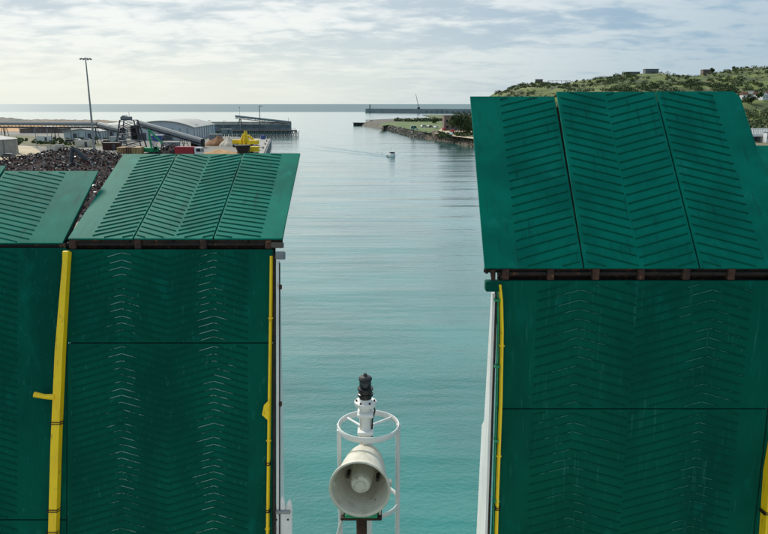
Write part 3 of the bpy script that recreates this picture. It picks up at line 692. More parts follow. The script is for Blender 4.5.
core = [(0, .06), (RB * .16, .062), (RB * .17, .075), (RB * .30, .08), (RB * .345, .10), (RB * .36, .14), (RB * .38, .26), (RB * .42, .40), (RB * .43, .46)]
MB().lathe(core, 36, Mh).build('horn_core', 'cream', horn, smooth=True)
for a in (25, 155):
    p = Mh @ Vector((math.cos(R(a)) * RB * .58, math.sin(R(a)) * RB * .58, .20))
    MB().tube([p + ax * .10, p + ax * .20], .018, 10).build('bolt', 'black', horn, smooth=True)
MB().ring((0, 0, 0), RB * .60, (.010, .016), n=40).xf(Mh @ Matrix.Translation((0, 0, .47))).build('horn_band', 'cream', horn, smooth=True)
for s_ in (-1, 1):
    p = bc + ax * .12 + Vector((s_ * RB * .97, 0, .0)); MB().box(p, (.05, .06, .05), None, .01).build('lug', 'cream', horn)
# bracket under the bell
pb_ = bc + ax * .14 + Vector((0, 0, -RB - .06))
MB().box(pb_, (.37, .20, .025), None, .005).build('bracket_plate', 'rust', hm)
MB().box(pb_ + Vector((0, -.03, .030)), (.29, .15, .035), None, .008).build('bracket_pad', 'bright_green', hm)
for s_ in (-1, 1): MB().box(pb_ + Vector((s_ * .165, .0, .055)), (.025, .10, .09), None, .006).build('cradle_arm', 'cream', hm)
MB().tube([pb_ + Vector((0, .02, -.01)), Vector((pb_.x, pb_.y + .02, 0))], .05, 10).build('bracket_post', 'rust', hm, smooth=True)
MB().box((pb_.x / 2, (pb_.y + .02) / 2, pb_.z - .10), (.06, abs(pb_.y), .08), None, .01).build('bracket_arm', 'white', hm)
MB().tube([pb_ + Vector((-.16, 0, .0)), pb_ + Vector((-.25, .05, -.35)), pb_ + Vector((-.27, .05, -.9))], .014, 8).build('cage_stay', 'white', hm, smooth=True)
del pole_p

# ================================================================== PORT ON THE LEFT
def beam(m, a, b, w): m.tube([a, b], w, 4); return m
def car(name, label, loc, rz, material, L=4.3, Wd=1.8, H=1.5, cat='car', group=None):
    r = thing(name, label, cat, loc, rz, group)
    MB().prism([(-L / 2, .35), (L / 2, .35), (L / 2, .75), (L * .30, .9), (L * .14, H), (-L * .36, H), (-L / 2, .95)], -Wd / 2, Wd / 2, 'Y').build('body', material, r)
    MB().prism([(L * .285, .93), (L * .13, H - .06), (-L * .35, H - .06), (-L * .46, .95)], -Wd / 2 - .004, Wd / 2 + .004, 'Y').build('window', 'glass', r)
    wm = MB().tube([(0, -.11, 0), (0, .11, 0)], .33, 12).mesh('wheel', M['tyre'])
    for sx in (-1, 1):
        for sy in (-1, 1): link('wheel', wm, r, (sx * L * .3, sy * (Wd / 2 - .1), .33))
    return r
def handler(name, label, loc, rz, body, boom_mat, boom, tool='grab', scale=1.0, cat='crane', arm_r=.45):
    """tracked machine: boom = [(along, up), ...] joints in its own vertical plane"""
    r = thing(name, label, cat, loc, rz); s = scale
    for sy in (-1, 1): MB().prism([(-2.2 * s, .1), (2.0 * s, .1), (2.4 * s, .5), (2.0 * s, .95 * s), (-2.2 * s, .95 * s), (-2.5 * s, .5)], sy * 1.3 * s - .3 * s, sy * 1.3 * s + .3 * s, 'Y').build('track', 'tyre', r)
    MB().tube([(0, 0, .9 * s), (0, 0, 1.25 * s)], .8 * s, 16).build('turntable', 'dark_steel', r)
    MB().box((-.7 * s, 0, 2.0 * s), (3.6 * s, 2.7 * s, 1.5 * s), None, .12).build('engine_house', body, r)
    cb = MB().prism([(.9 * s, 1.28 * s), (2.4 * s, 1.28 * s), (2.3 * s, 2.2 * s), (1.9 * s, 3.1 * s), (.9 * s, 3.1 * s)], .35 * s, 1.4 * s, 'Y').build('cab', body, r)
    MB().prism([(1.0 * s, 2.0 * s), (2.28 * s, 2.0 * s), (1.86 * s, 3.0 * s), (1.0 * s, 3.0 * s)], .34 * s, 1.41 * s, 'Y').build('window', 'glass', cb)
    pts = [Vector((a, -.3 * s, z)) for a, z in boom]
    for i, (a, c) in enumerate(zip(pts, pts[1:])):
        MB().tube([a, (a + c) / 2, c], [arm_r * .8 * s, arm_r * s, arm_r * .6 * s], 6).build('boom' if i == 0 else 'arm', boom_mat, r)
    a, c = pts[0], pts[1]
    MB().tube([a + Vector((.8 * s, 0, -.2 * s)), a.lerp(c, .6) + Vector((.2, 0, -.35))], .12 * s, 8).build('hydraulic_ram', 'steel', r)
    e = pts[-1]
    if tool == 'grab':
        g = MB().tube([e, e + Vector((0, 0, -.9 * s))], .22 * s, 8).build('grab', 'dark_steel', r)
        for k in range(5):
            q = 2 * math.pi * k / 5; d = Vector((math.cos(q), math.sin(q), 0))
            MB().tube([e + Vector((0, 0, -.8 * s)), e + d * .9 * s + Vector((0, 0, -1.3 * s)), e + d * .15 * s + Vector((0, 0, -2.2 * s))], [.12 * s, .14 * s, .04 * s], 5).build('claw', 'dark_steel', g)
    else:
        MB().prism([(e.x - .9 * s, e.z - .1), (e.x + .3 * s, e.z + .3), (e.x + .7 * s, e.z - .9 * s), (e.x - .2 * s, e.z - 1.2 * s)], -.3 * s - .9 * s, -.3 * s + .9 * s, 'Y').build('bucket', boom_mat, r)
    return r
def shed(name, label, loc, rz, w, d, h, rise, wall, roof, arch=False, cat='warehouse', doors=((.3, .25, .6),), bays=8):
    r = thing(name, label, cat, loc, rz)
    n = 14 if arch else 2
    prof = [(-w / 2 + w * i / n, h + rise * (1 - abs(2 * i / n - 1) ** (2 if arch else 1))) for i in range(n + 1)]
    MB().prism([(-w / 2, 0)] + prof + [(w / 2, 0)], 0, d, 'Y').build('wall', wall, r)
    out = [(x * 1.02, z + .08) for x, z in prof]; inn = [(x * 1.02, z + .45) for x, z in prof]
    MB().prism(out + inn[::-1], -.8, d + .8, 'Y').build('roof', roof, r)
    for (cx, ww, hh) in doors:
        dr = MB().box((-w / 2 + w * cx, -.04, h * hh / 2), (w * ww * .5, .1, h * hh)).build('door', 'dark_steel', r)
        for k in range(3): MB().box((-w / 2 + w * cx, -.10, h * hh * (.25 + .25 * k)), (w * ww * .48, .03, .08)).build('door_rail', 'steel', dr)
    pm = MB().box((0, 0, h / 2), (.25, .25, h)).mesh('column', M['steel'])
    for k in range(bays + 1):
        link('column', pm, r, (w / 2 + .14, d * k / bays, 0))
        if 0 < k < bays: link('column', pm, r, (-w / 2 + w * k / bays, -.14, 0)) if not any(abs(k / bays - cx) < ww * .3 for cx, ww, hh in doors) else None
    return r

# high lamp mast
bp = gp(95, 155, QZ); topm = at(87, 57.5, bp.y).z - QZ
lm = thing('lamp_mast', 'very tall floodlight mast standing alone against the sky', 'lamp mast', bp)
MB().tube([(0, 0, 0), (0, 0, topm)], [.42, .17], 12).build('pole', 'steel', lm, smooth=True)
MB().ring((0, 0, topm - .5), 1.15, (.08, .08), n=24).build('head_ring', 'steel', lm)
for k in range(4): MB().tube([(-1.15 * math.cos(k * math.pi / 4), -1.15 * math.sin(k * math.pi / 4), topm - .5), (1.15 * math.cos(k * math.pi / 4), 1.15 * math.sin(k * math.pi / 4), topm - .5)], .05, 5).build('spoke', 'steel', lm)
fm = MB().box((0, 0, 0), (.75, .55, .42), None, .06).mesh('floodlight', M['grey'])
for k in range(8): link('floodlight', fm, lm, (1.6 * math.cos(k * math.pi / 4), 1.6 * math.sin(k * math.pi / 4), topm - .45), (0, R(20), k * math.pi / 4))
MB().box((0, 0, .25), (1.4, 1.4, .5), None, .05).build('footing', 'conc', lm)

# arched warehouse
a = gp(131, 140, QZ); c = gp(194.5, 140, QZ)
shed('warehouse', 'largest grey warehouse with an arched roof behind the sloping conveyor', ((a.x + c.x) / 2, a.y, QZ), R(3), c.x - a.x, 52, 5.6, 3.2, 'cladding', 'roof_grey', True, 'warehouse', ((.58, .28, .7), (.20, .2, .6)), 9)
# lower sheds
a = gp(64, 139, QZ); c = gp(101, 139, QZ)
shed('shed', 'low pale blue grey shed under the level conveyor, left of the lamp mast', ((a.x + c.x) / 2, a.y, QZ), R(-2), c.x - a.x, 14, 3.4, 1.3, 'cladding', 'roof_grey', False, 'shed', ((.3, .2, .8), (.7, .2, .8)), 5)
a = gp(104, 138, QZ); c = gp(119, 138, QZ)
shed('shed', 'small pale shed between the lamp mast and the steel tower', ((a.x + c.x) / 2, a.y, QZ), R(-2), c.x - a.x, 12, 4.0, 1.0, 'cladding', 'roof_grey', False, 'shed', ((.5, .4, .8),), 3)
a = gp(20, 133, QZ); c = gp(62, 133, QZ)
shed('shed', 'long low brown shed far back behind the trestle legs', ((a.x + c.x) / 2, a.y, QZ), R(1), c.x - a.x, 12, 2.4, 1.0, 'brick', 'roof_grey', False, 'shed', ((.3, .1, .8),), 6)

# level conveyor gantry on trestles
def gantry(name, label, A, B, depth, width, legs, legz, roofed=True, n=16, mt='dark_steel'):
    A, B = Vector(A), Vector(B); r = thing(name, label, 'conveyor', (A.x, A.y, legz)); o = r.location
    d = B - A; L = d.length; e = d.normalized(); side = e.cross(Vector((0, 0, 1))).normalized() * width / 2; up = Vector((0, 0, depth))
    for s in (-1, 1):
        for u in (0, 1):
            MB().tube([A - o + side * s + up * u, B - o + side * s + up * u], .16, 4).build('chord', mt, r)
    pts = [A + d * (k / n) for k in range(n + 1)]
    for s in (-1, 1):
        for k in range(n):
            p, q = pts[k] - o + side * s, pts[k + 1] - o + side * s
            MB().tube([p + up * (k % 2), q + up * ((k + 1) % 2)], .09, 4).build('brace', mt, r)
    m = MB(); rows = []
    for P in (A, B):
        rows.append([m.bm.verts.new(P - o + side * sx + Vector((0, 0, z))) for sx, z in ((-.9, .2), (.9, .2), (.9, .45), (-.9, .45))])
    for k in range(4): m.bm.faces.new((rows[0][k], rows[0][(k + 1) % 4], rows[1][(k + 1) % 4], rows[1][k]))
    m.bm.faces.new(rows[0]); m.bm.faces.new(rows[1]); m.build('belt', 'tyre', r)
    if roofed:
        m = MB(); rows = []
        for P in (A, B):
            rows.append([m.bm.verts.new(P - o + side * sx + Vector((0, 0, depth + z))) for sx, z in ((-1.15, .0), (-1.15, -.9), (-1.2, -.9), (-1.2, .1), (-.7, .7), (.7, .7), (1.2, .1), (1.2, -.9), (1.15, -.9), (1.15, .0), (.65, .6), (-.65, .6))])
        for k in range(12): m.bm.faces.new((rows[0][k], rows[0][(k + 1) % 12], rows[1][(k + 1) % 12], rows[1][k]))
        m.build('roof', 'grey', r)
    for f in legs:
        P = A + d * f - o; h = P.z
        for s in (-1, 1):
            for t_ in (-1, 1):
                MB().tube([P + side * s + e * t_ * .3, Vector((P.x, P.y, 0)) + side * s * 1.5 + e * t_ * 1.4], .17, 4).build('leg', mt, r)
        MB().tube([Vector((P.x, P.y, h * .5)) + side * 1.25 - e * .8, Vector((P.x, P.y, h * .5)) - side * 1.25 + e * .8], .10, 4).build('cross_tie', mt, r)
    return r
gy = 300
gantry('conveyor', 'long level truss conveyor on trestle legs at the left picture edge', at(-70, 127.2, gy), at(98, 128.0, gy), 1.9, 2.6, (.02, .44, .74, .985), QZ, True, 30)
gantry('conveyor', 'short conveyor dipping from the level truss towards the steel tower', at(99, 127.6, gy), at(123, 133.5, gy - 15), 1.6, 2.2, (.9,), QZ, True, 8)
gantry('conveyor', 'grey sloping conveyor running down in front of the arched warehouse', at(139, 126.5, 283), at(203, 145.0, 272), 1.7, 2.4, (.35, .7), QZ, True, 14, 'grey')
# steel tower
tp = gp(131, 152, QZ); ty = 275; tb = at(131, 146, ty); tw = thing('steel_tower', 'dark open steel tower holding the conveyor heads', 'tower', (tb.x, ty, QZ))
tz = at(131, 120, ty).z - QZ; hw = 3.6
for sx in (-1, 1):
    for sy in (-1, 1): MB().tube([(sx * (hw + 1.6), sy * 3, 0), (sx * hw * .75, sy * 2.2, tz)], .28, 6).build('leg', 'dark_steel', tw)
for k in range(4):
    z0, z1 = tz * k / 4, tz * (k + 1) / 4; w0, w1 = hw + 1.6 - (1.6 + hw * .25) * k / 4, hw + 1.6 - (1.6 + hw * .25) * (k + 1) / 4
    for sy in (-3, 2.4):
        MB().tube([(-w0, sy, z0), (w1, sy, z1)], .13, 4).build('brace', 'dark_steel', tw); MB().tube([(w0, sy, z0), (-w1, sy, z1)], .13, 4).build('brace', 'dark_steel', tw)
    MB().box((0, 0, z1), (w1 * 2, 5, .18)).build('landing', 'dark_steel', tw)
MB().tube([(-1.5, -1.6, tz + .9), (-1.5, 1.6, tz + .9)], .9, 14).build('head_drum', 'grey', tw)
MB().box((-.9, 0, tz + .7), (3.4, 3.8, 1.2), None, .1).build('drive_house', 'grey', tw)
MB().box((2.2, 0, tz * .55), (2.4, 3, tz * .5), None, .05).build('chute', 'dark_rust', tw)
MB().tube([(.3, 0, tz), (.3, 0, tz + 3.2)], .07, 5).build('aerial', 'dark_steel', tw)
# round tank on the far left
tk = gp(-14, 154, QZ); rt = thing('storage_tank', 'round grey storage tank with a shallow cone top at the left edge', 'tank', tk)
MB().lathe([(0, 0), (10.2, 0), (10.2, 5.0), (0, 5.0)], 40).build('shell', 'conc', rt, smooth=True)
MB().lathe([(10.4, 5.0), (10.4, 5.2), (5, 6.3), (0, 6.9)], 40).build('cone_roof', 'roof_grey', rt, smooth=True)
MB().box((9.4, -4.6, 2.5), (.1, .5, 5.0)).build('ladder', 'steel', rt)
car('car', 'small dark car parked by the round tank', gp(8, 158, QZ + .01), R(170), 'dark_steel')
# pale concrete blocks
for i, (x, y, w_, h_, lb) in enumerate(((52, 154, 2.6, 2.8, 'pale concrete block, left one of the pair behind the scrap heap'), (60.5, 153.5, 2.8, 3.1, 'pale concrete block, right one of the pair behind the scrap heap'))):
    g = gp(x, y, QZ); o = thing('concrete_block', lb, 'concrete block', g, R(8 + 5 * i), 'pale concrete blocks')
    MB().box((0, 0, h_ / 2), (w_, 2.2, h_), None, .08).build('block', 'heap_white', o)
    MB().box((0, 0, h_ + .06), (w_ * .9, 1.8, .12), None, .02).build('lid', 'conc', o)
    MB().ring((0, 0, h_ + .12), .25, (.04, .04), n=14).xf(Matrix.Translation((0, 0, 0))).build('lifting_eye', 'rust', o)

# heaps
def heap(name, label, c, rx_, ry_, h, material, seed, rough=.12, cat='heap', kind=None):
    m = MB(); rnd = random.Random(seed); n, k = 36, 10; rows = []
    for j in range(k + 1):
        f = j / k; row = []
        for i in range(n):
            a_ = 2 * math.pi * i / n; e = 1 + .22 * mnoise.noise(Vector((math.cos(a_) * 1.3, math.sin(a_) * 1.3, seed)))
            x, y = math.cos(a_) * rx_ * f * e, math.sin(a_) * ry_ * f * e
            z = h * (1 - f) ** .85 * (1 + rough * 2 * mnoise.fractal(Vector((x * .35, y * .35, seed)), 1, 2, 4)) + rough * mnoise.noise(Vector((x, y, seed))) * (1 - f)
            row.append(m.bm.verts.new((x, y, max(-.05, z) if j < k else -.3)))
        rows.append(row)
    for A, B in zip(rows, rows[1:]):
        for i in range(n):
            try: m.bm.faces.new((A[i], A[(i + 1) % n], B[(i + 1) % n], B[i]))
            except ValueError: pass
    bmesh.ops.remove_doubles(m.bm, verts=m.bm.verts, dist=.01)
    o = m.build(name, material, None, c, smooth=True); return tag(o, label, cat, None, kind)
def scrap_heap(label, c, rx_, ry_, h, n, seed, smin=.3, smax=1.1):
    rnd = random.Random(seed); m = MB(); base = heap('scrap_core', None, (0, 0, 0), rx_, ry_, h * .92, 'scrap', seed); m.bm.from_mesh(base.data)
    bpy.data.objects.remove(base)
    for _ in range(n):
        a_ = rnd.uniform(0, 6.283); f = math.sqrt(rnd.random()) * .97
        x, y = math.cos(a_) * rx_ * f, math.sin(a_) * ry_ * f
        z = h * (1 - f) ** .85 * (1 + .24 * mnoise.fractal(Vector((x * .35, y * .35, seed)), 1, 2, 4)) + rnd.uniform(-.1, .35)
        s = rnd.uniform(smin, smax); q = Matrix.Rotation(rnd.uniform(0, 6.28), 4, Vector((rnd.gauss(0, 1), rnd.gauss(0, 1), rnd.gauss(0, 1))).normalized())
        t_ = rnd.random()
        dim = (s, s * .7, s * .06) if t_ < .45 else ((s * 1.6, s * .1, s * .1) if t_ < .7 else (s * .7, s * .5, s * .45))
        m.box((x, y, z), dim, q)
    me_o = m.build('scrap_heap', 'scrap', None, c)
    for nm in ('scrap_rust', 'scrap_pale', 'scrap_red'): pass
    me = me_o.data
    for nm in ('rust', 'steel', 'heap_white', 'scrap_maroon', 'scrap_maroon', 'scrap_dark'): me.materials.append(M[nm])
    ncore = 36 * 10; rnd2 = random.Random(seed + 1); cur = 0
    polys = me.polygons; base_n = len(polys) - n * 6
    for k in range(n):
        u = rnd2.random(); idx = 0 if u < .30 else 1 if u < .38 else 2 if u < .54 else 3 if u < .59 else 4 if u < .68 else 5 if u < .73 else 6
        for f_ in range(6): polys[base_n + k * 6 + f_].material_index = idx
    return tag(me_o, label, 'scrap heap', None, 'stuff')
scrap_heap('dark heap of scrap metal behind the outer left flap', (gp(86, 172, QZ).x, 168, QZ), 31, 32, 6.4, 11000, 21, .12, .6)
scrap_heap('scrap metal between the two left flaps', (gp(101, 178, QZ).x + 2, 152, QZ - .2), 19, 42, 5.2, 7000, 22, .12, .6)
scrap_heap('scrap metal at the near end of the quay below the two left flaps', (-58, 116, QZ - .2), 17, 28, 4.4, 3000, 24, .15, .7)
scrap_heap('dark machine scrap beside the red lorry', (gp(168, 156, QZ).x, 236, QZ), 8, 7, 3.6, 500, 23, .25, .9)
handler('scrap_handler', 'black scrap handler with bent boom standing in the scrap heap', (-68.8, 150, QZ + 1.6), R(8), 'dark_steel', 'dark_steel', [(.4, 2.2), (.9, 6.2), (5.2, 2.2)], 'grab', .9, 'crane', .62)
# tan and rusty skips
for i, (x, mt, lb) in enumerate(((124.5, 'tan', 'tan skip container, leftmost in the row by the steel tower'), (131.5, 'rust', 'rusty brown skip container in the middle of the row of three'), (138.5, 'tan', 'tan skip container next to the green crane'))):
    g = gp(x, 156.5, QZ); o = thing('skip_container', lb, 'container', g, R(4 * i - 3), 'skip containers in a row')
    MB().prism([(-1.2, .15), (1.2, .15), (1.35, 3.0), (-1.35, 3.0)], -2.4, 2.4, 'Y').build('body', mt, o)
    for k in range(4): MB().box((-.9 + .6 * k, -2.44, 1.6), (.12, .08, 2.7)).build('stiffener', 'rust' if mt == 'tan' else 'tan', o)
    MB().box((0, 0, 3.06), (2.8, 4.9, .12), None, .02).build('rim', mt, o)
handler('material_handler', 'bright green crane with its boom folded in an upside down V', (gp(146, 157, QZ).x, 232, QZ), R(-10), 'crane_green', 'crane_green', [(.4, 2.4), (-.2, 8.8), (4.6, 4.0)], 'grab', 1.0, 'crane', .42)
g = gp(158.5, 148, QZ); o = thing('blue_hopper', 'dark blue hopper raised on legs behind the green crane', 'hopper', g, R(4))
MB().prism([(-1.0, 2.6), (1.0, 2.6), (2.3, 5.0), (-2.3, 5.0)], -1.6, 1.6, 'Y').build('bin', 'blue', o)
for sx in (-1, 1):
    for sy in (-1, 1): MB().tube([(sx * 1.6, sy * 1.4, 0), (sx * 1.6, sy * 1.4, 4.2)], .14, 5).build('leg', 'blue', o)
MB().box((0, 0, 5.06), (4.8, 3.4, .12)).build('rim', 'vehicle_white', o)
# red lorry
g = gp(190.5, 158, QZ); o = thing('lorry', 'red tipper lorry with a white cab beside the sand heap', 'lorry', g, R(-6))
MB().prism([(-4.6, 1.1), (1.6, 1.1), (1.7, 3.6), (-4.7, 3.6)], -1.25, 1.25, 'Y').build('tipper_body', 'red', o)
for k in range(7): MB().box((-4.2 + k * .92, -1.29, 2.35), (.12, .08, 2.4)).build('stiffener', 'red', o)
cb = MB().prism([(1.95, .7), (4.2, .7), (4.25, 1.9), (3.95, 3.5), (1.95, 3.5)], -1.22, 1.22, 'Y').build('cab', 'vehicle_white', o)
MB().prism([(2.5, 2.1), (4.08, 2.1), (3.92, 3.1), (2.5, 3.1)], -1.225, 1.225, 'Y').build('window', 'glass', cb)
MB().box((4.14, 0, 2.55), (.26, 2.1, 1.0), Matrix.Rotation(R(-11), 4, 'Y')).build('windscreen', 'glass', cb)
MB().box((0, 0, .85), (8.6, .9, .3)).build('chassis', 'dark_steel', o)
wm = MB().tube([(0, -.17, 0), (0, .17, 0)], .52, 14).mesh('wheel', M['tyre'])
for x in (-3.6, -2.3, 3.0):
    for s in (-1, 1): link('wheel', wm, o, (x, s * 1.05, .52))
# heaps by the quay
heap('sand_heap', 'low heap of orange sand beside the white lorry cab', gp(222, 157, QZ), 11, 8, 2.4, 'orange_sand', 31, .1)
heap('gravel_heap', 'rust brown heap of aggregate in front of the jetty', gp(217.5, 145.5, QZ), 5.5, 5, 4.0, 'heap_brown', 32, .14)
heap('gravel_heap', 'small whitish heap of aggregate next to the yellow machines', gp(229, 146, QZ), 4.2, 4, 4.0, 'heap_white', 33, .14)
handler('excavator', 'yellow excavator nearest the pale aggregate heap', gp(239, 147, QZ), R(12), 'yellow', 'yellow', [(1.2, 2.2), (4.0, 4.6), (6.8, 1.8)], 'bucket', 1.05, 'excavator', .5)
handler('excavator', 'yellow excavator at the quay edge with a tall boom', gp(252, 147.5, QZ), R(168), 'yellow', 'yellow', [(1.2, 2.2), (3.4, 5.4), (5.0, 1.8)], 'bucket', 1.05, 'excavator', .5)
o = handler('excavator', 'yellow long arm excavator reaching down near the dark hopper', gp(251, 156, QZ), R(190), 'yellow', 'yellow', [(.6, 2.4), (1.4, 8.2), (2.2, 2.6)], 'bucket', 1.15, 'excavator', .5)
g = gp(243, 157, QZ); o = thing('loading_hopper', 'dark open hopper with sloping sides on the quay', 'hopper', g, R(20))
MB().prism([(-1.0, .6), (1.0, .6), (2.4, 3.8), (-2.4, 3.8)], -1.8, 1.8, 'Y').build('bin', 'dark_rust', o)
MB().box((0, 0, 3.86), (5.0, 3.8, .12)).build('rim', 'dark_steel', o)
for sx in (-1, 1): MB().tube([(sx * 1.9, -1.6, 0), (sx * 1.9, -1.6, 3.4)], .15, 5).build('leg', 'dark_steel', o)
for i, (x, y, lb) in enumerate(((263, 139.5, 'blue drum standing at the far corner of the quay'), (255.8, 150.5, 'blue drum on the quay between excavators and water'))):
    g = gp(x, y, QZ); o = thing('drum', lb, 'drum', g, 0, 'blue drums on the quay')
    MB().lathe([(0, 0), (1.15, 0), (1.15, .9), (1.22, .95), (1.22, 1.05), (1.15, 1.1), (1.15, 2.0), (0, 2.0)], 20).build('body', 'blue', o)
    MB().lathe([(0, 2.0), (1.0, 2.0), (1.0, 2.1), (0, 2.15)], 20).build('lid', 'blue', o)
# quay edge: concrete coping with a dark fendered face
A = gp(262, 155, QZ); B = gp(269.5, 138.8, QZ)
qd = (B - A); e = qd.normalized(); sd_ = Vector((e.y, -e.x, 0))
for nm, w0, w1, z0, z1, mt in (('quay_apron', -7.5, 0.35, QZ + .006, QZ + .14, 'conc'), ('quay_wall', .10, .9, -3, QZ - .15, 'dark_conc')):
    a0 = A - e * 70
    pl = [a0 + sd_ * w0, B + sd_ * w0, B + sd_ * w1, a0 + sd_ * w1]
    slab(nm, pl, z0, z1, mt)
bm_ = MB().lathe([(0, 0), (.35, 0), (.22, .2), (.22, .5), (.42, .6), (.42, .75), (0, .8)], 14).mesh('bollard', M['dark_steel'])
pos = [('near the blue drum at the quay corner', .95), ('beside the light quay apron', .75), ('in the middle of the visible quay', .52), ('behind the teal flap corner', .28)]
for lb, f in pos:
    p = A + qd * f - sd_ * .6; o = bpy.data.objects.new('bollard', bm_); C.objects.link(o); o.location = (p.x, p.y, QZ + .14)
    tag(o, 'dark mooring bollard ' + lb, 'bollard', 'mooring bollards on the quay')
# blue container by the jetty root
g = gp(211.5, 131.3, QZ); o = thing('shipping_container', 'blue container at the landward end of the timber jetty', 'container', g, R(2))
MB().box((0, 0, 1.3), (6.5, 2.5, 2.5), None, .05).build('body', 'blue', o)
for k in range(8): MB().box((-2.9 + k * .83, -1.27, 1.3), (.3, .05, 2.2)).build('panel', 'blue', o)

# timber jetty
A = gp(203, 131.8, 4.4); B = gp(296.5, 132.2, 4.4); A.y = B.y = 428; A.x = -110; B.x = at(296.5, 130, 428).x
jt = thing('jetty', 'dark timber jetty on rows of raking piles in the harbour', 'jetty', (A.x, 428, 0)); L = B.x - A.x
MB().box((L / 2, 0, 4.2), (L, 5.0, .35)).build('deck', 'timber', jt)
for s in (-1, 1): MB().box((L / 2, s * 2.3, 3.8), (L, .3, .45)).build('bearer', 'timber', jt)
MB().box((L / 2, -2.5, 5.4), (L, .08, .10)).build('handrail', 'steel', jt); 
pile = MB().tube([(0, 0, -3), (0, 0, 4.0)], .24, 7).mesh('pile', M['timber']); rak = MB().tube([(-.9, 0, -2.5), (1.1, 0, 3.9)], .18, 6).mesh('raking_pile', M['timber']); pst = MB().box((0, 0, .55), (.1, .1, 1.1)).mesh('rail_post', M['steel'])
for k in range(22):
    x = L - .5 - k * 2.6
    if x < 0: break
    for s in (-2.4, 2.4): link('pile', pile, jt, (x, s, 0))
    link('raking_pile', rak, jt, (x + 1.3, -2.2, 0)); link('raking_pile', rak, jt, (x + 1.3, 2.2, 0), (0, 0, math.pi))
    link('rail_post', pst, jt, (x, -2.5, 4.38))
for zz in (1.0, 2.5): MB().box((L * .62, -2.62, zz), (L * .72, .14, .26)).build('waling', 'timber', jt)
# pier behind with dark wall
pa_ = at(192, 126.5, 520); pb2 = at(290, 126.5, 520)
pr = thing('pier', 'dark walled concrete pier behind the timber jetty', 'pier', (pa_.x, 520, 0)); L = pb2.x - pa_.x
MB().box((L / 2, 3, 1.6), (L, 10, 7.2)).build('wall', 'dark_conc', pr); MB().box((L / 2, 3, 5.35), (L + .4, 10.4, .3)).build('coping', 'conc', pr)
MB().box((L / 2, 7, 6.2), (L, .6, 1.4)).build('parapet', 'conc', pr)
bt = MB().box((0, 0, 0), (.9, .6, 6.6)).mesh('buttress', M['dark_conc'])
for k in range(12): link('buttress', bt, pr, (2 + k * (L - 4) / 11, -2.25, 1.7))
MB().tube([(L - 1.5, 3, 5.5), (L - 1.5, 3, 10.0)], .12, 6).build('beacon_post', 'steel', pr)
gantry('conveyor', 'sloping loading conveyor rising on top of the dark pier', at(291, 124.6, 525), at(235.5, 118.6, 512), 1.8, 2.6, (.35, .92), 5.4, True, 16)
# posts
for x, yt, yb, Y, lb in ((240.5, 107.5, 131, 430, 'thin pale pole rising from the jetty'), (260.3, 106, 131, 428.5, 'tall grey lamp post with a short arm on the jetty')):
    p = at(x, yb, Y); tp_ = at(x, yt, Y).z - 4.38; o = thing('lamp_post', lb, 'lamp post', (p.x, Y, 4.38)); big_ = x > 250
    MB().tube([(0, 0, 0), (0, 0, tp_)], [.28, .2] if big_ else [.12, .07], 8).build('pole', 'dark_steel' if big_ else 'steel', o)
    MB().box((.9 if big_ else 0, 0, tp_ + .05), (2.2 if big_ else .6, .5, .35), None, .04).build('lamp_head', 'dark_steel', o)
gantry('conveyor', 'small dark conveyor of the scrap shredder left of the red lorry', at(163, 146, 246), at(183, 156.5, 236), 1.0, 1.6, (.15, .6), QZ, False, 7)
for x, yb, yt, lb in ((37, 148, 128, 'thin yard lamp post in front of the sandy yard'), (48, 141, 124.5, 'thin yard lamp post beside the dry grass'), (111, 146, 126, 'thin yard lamp post right of the tall floodlight mast'), (196.5, 139, 124.5, 'thin post at the right corner of the arched warehouse'), (224, 136, 121, 'thin post behind the brown aggregate heap'), (209, 134, 120.5, 'thin post beside the blue container')):
    p = gp(x, yb, QZ); h_ = at(x, yt, p.y).z - QZ; o = thing('lamp_post', lb, 'lamp post', p)
    MB().tube([(0, 0, 0), (0, 0, h_)], [.16, .10], 7).build('pole', 'steel', o); MB().box((.7, 0, h_ + .05), (1.5, .35, .2), None, .04).build('lamp_head', 'grey', o)
for i, (x, y, w_, h_, mt, rz, lb) in enumerate(((216, 140, 6.1, 2.6, 'grey', 4, 'grey cabin left of the brown aggregate heap'), (198, 147, 5.0, 2.5, 'dark_rust', -8, 'rusty container behind the white lorry cab'), (172, 149, 6.0, 2.6, 'grey', 6, 'grey container behind the machine scrap'), (112, 150, 6.1, 2.7, 'rust', 3, 'rusty container at the foot of the steel tower'), (45, 142, 6.1, 2.6, 'vehicle_white', -4, 'white site cabin beyond the grass'), (84, 147, 6.1, 2.6, 'heap_white', 5, 'pale cabin between mast and concrete blocks'), (227, 133.8, 6.1, 2.6, 'grey', 0, 'grey container on the quay before the dark pier'), (118, 143, 7.0, 2.8, 'cladding', 2, 'pale grey cabin left of the steel tower'))):
    o = thing('container', lb, 'container', gp(x, y, QZ), R(rz))
    MB().box((0, 0, h_ / 2 + .1), (w_, 2.4, h_), None, .04).build('body', mt, o)
    MB().box((w_ * .2, -1.22, h_ * .45), (1.0, .06, h_ * .75)).build('door', 'dark_steel', o)
    for k in range(7): MB().box((-w_ * .45 + k * w_ * .15, -1.21, h_ * .5 + .1), (.16, .05, h_ * .9)).build('stiffener', mt, o) if abs(-w_ * .45 + k * w_ * .15 - w_ * .2) > .7 else None
    MB().box((0, 0, h_ + .13), (w_ + .1, 2.5, .1)).build('roof', 'roof_grey', o)
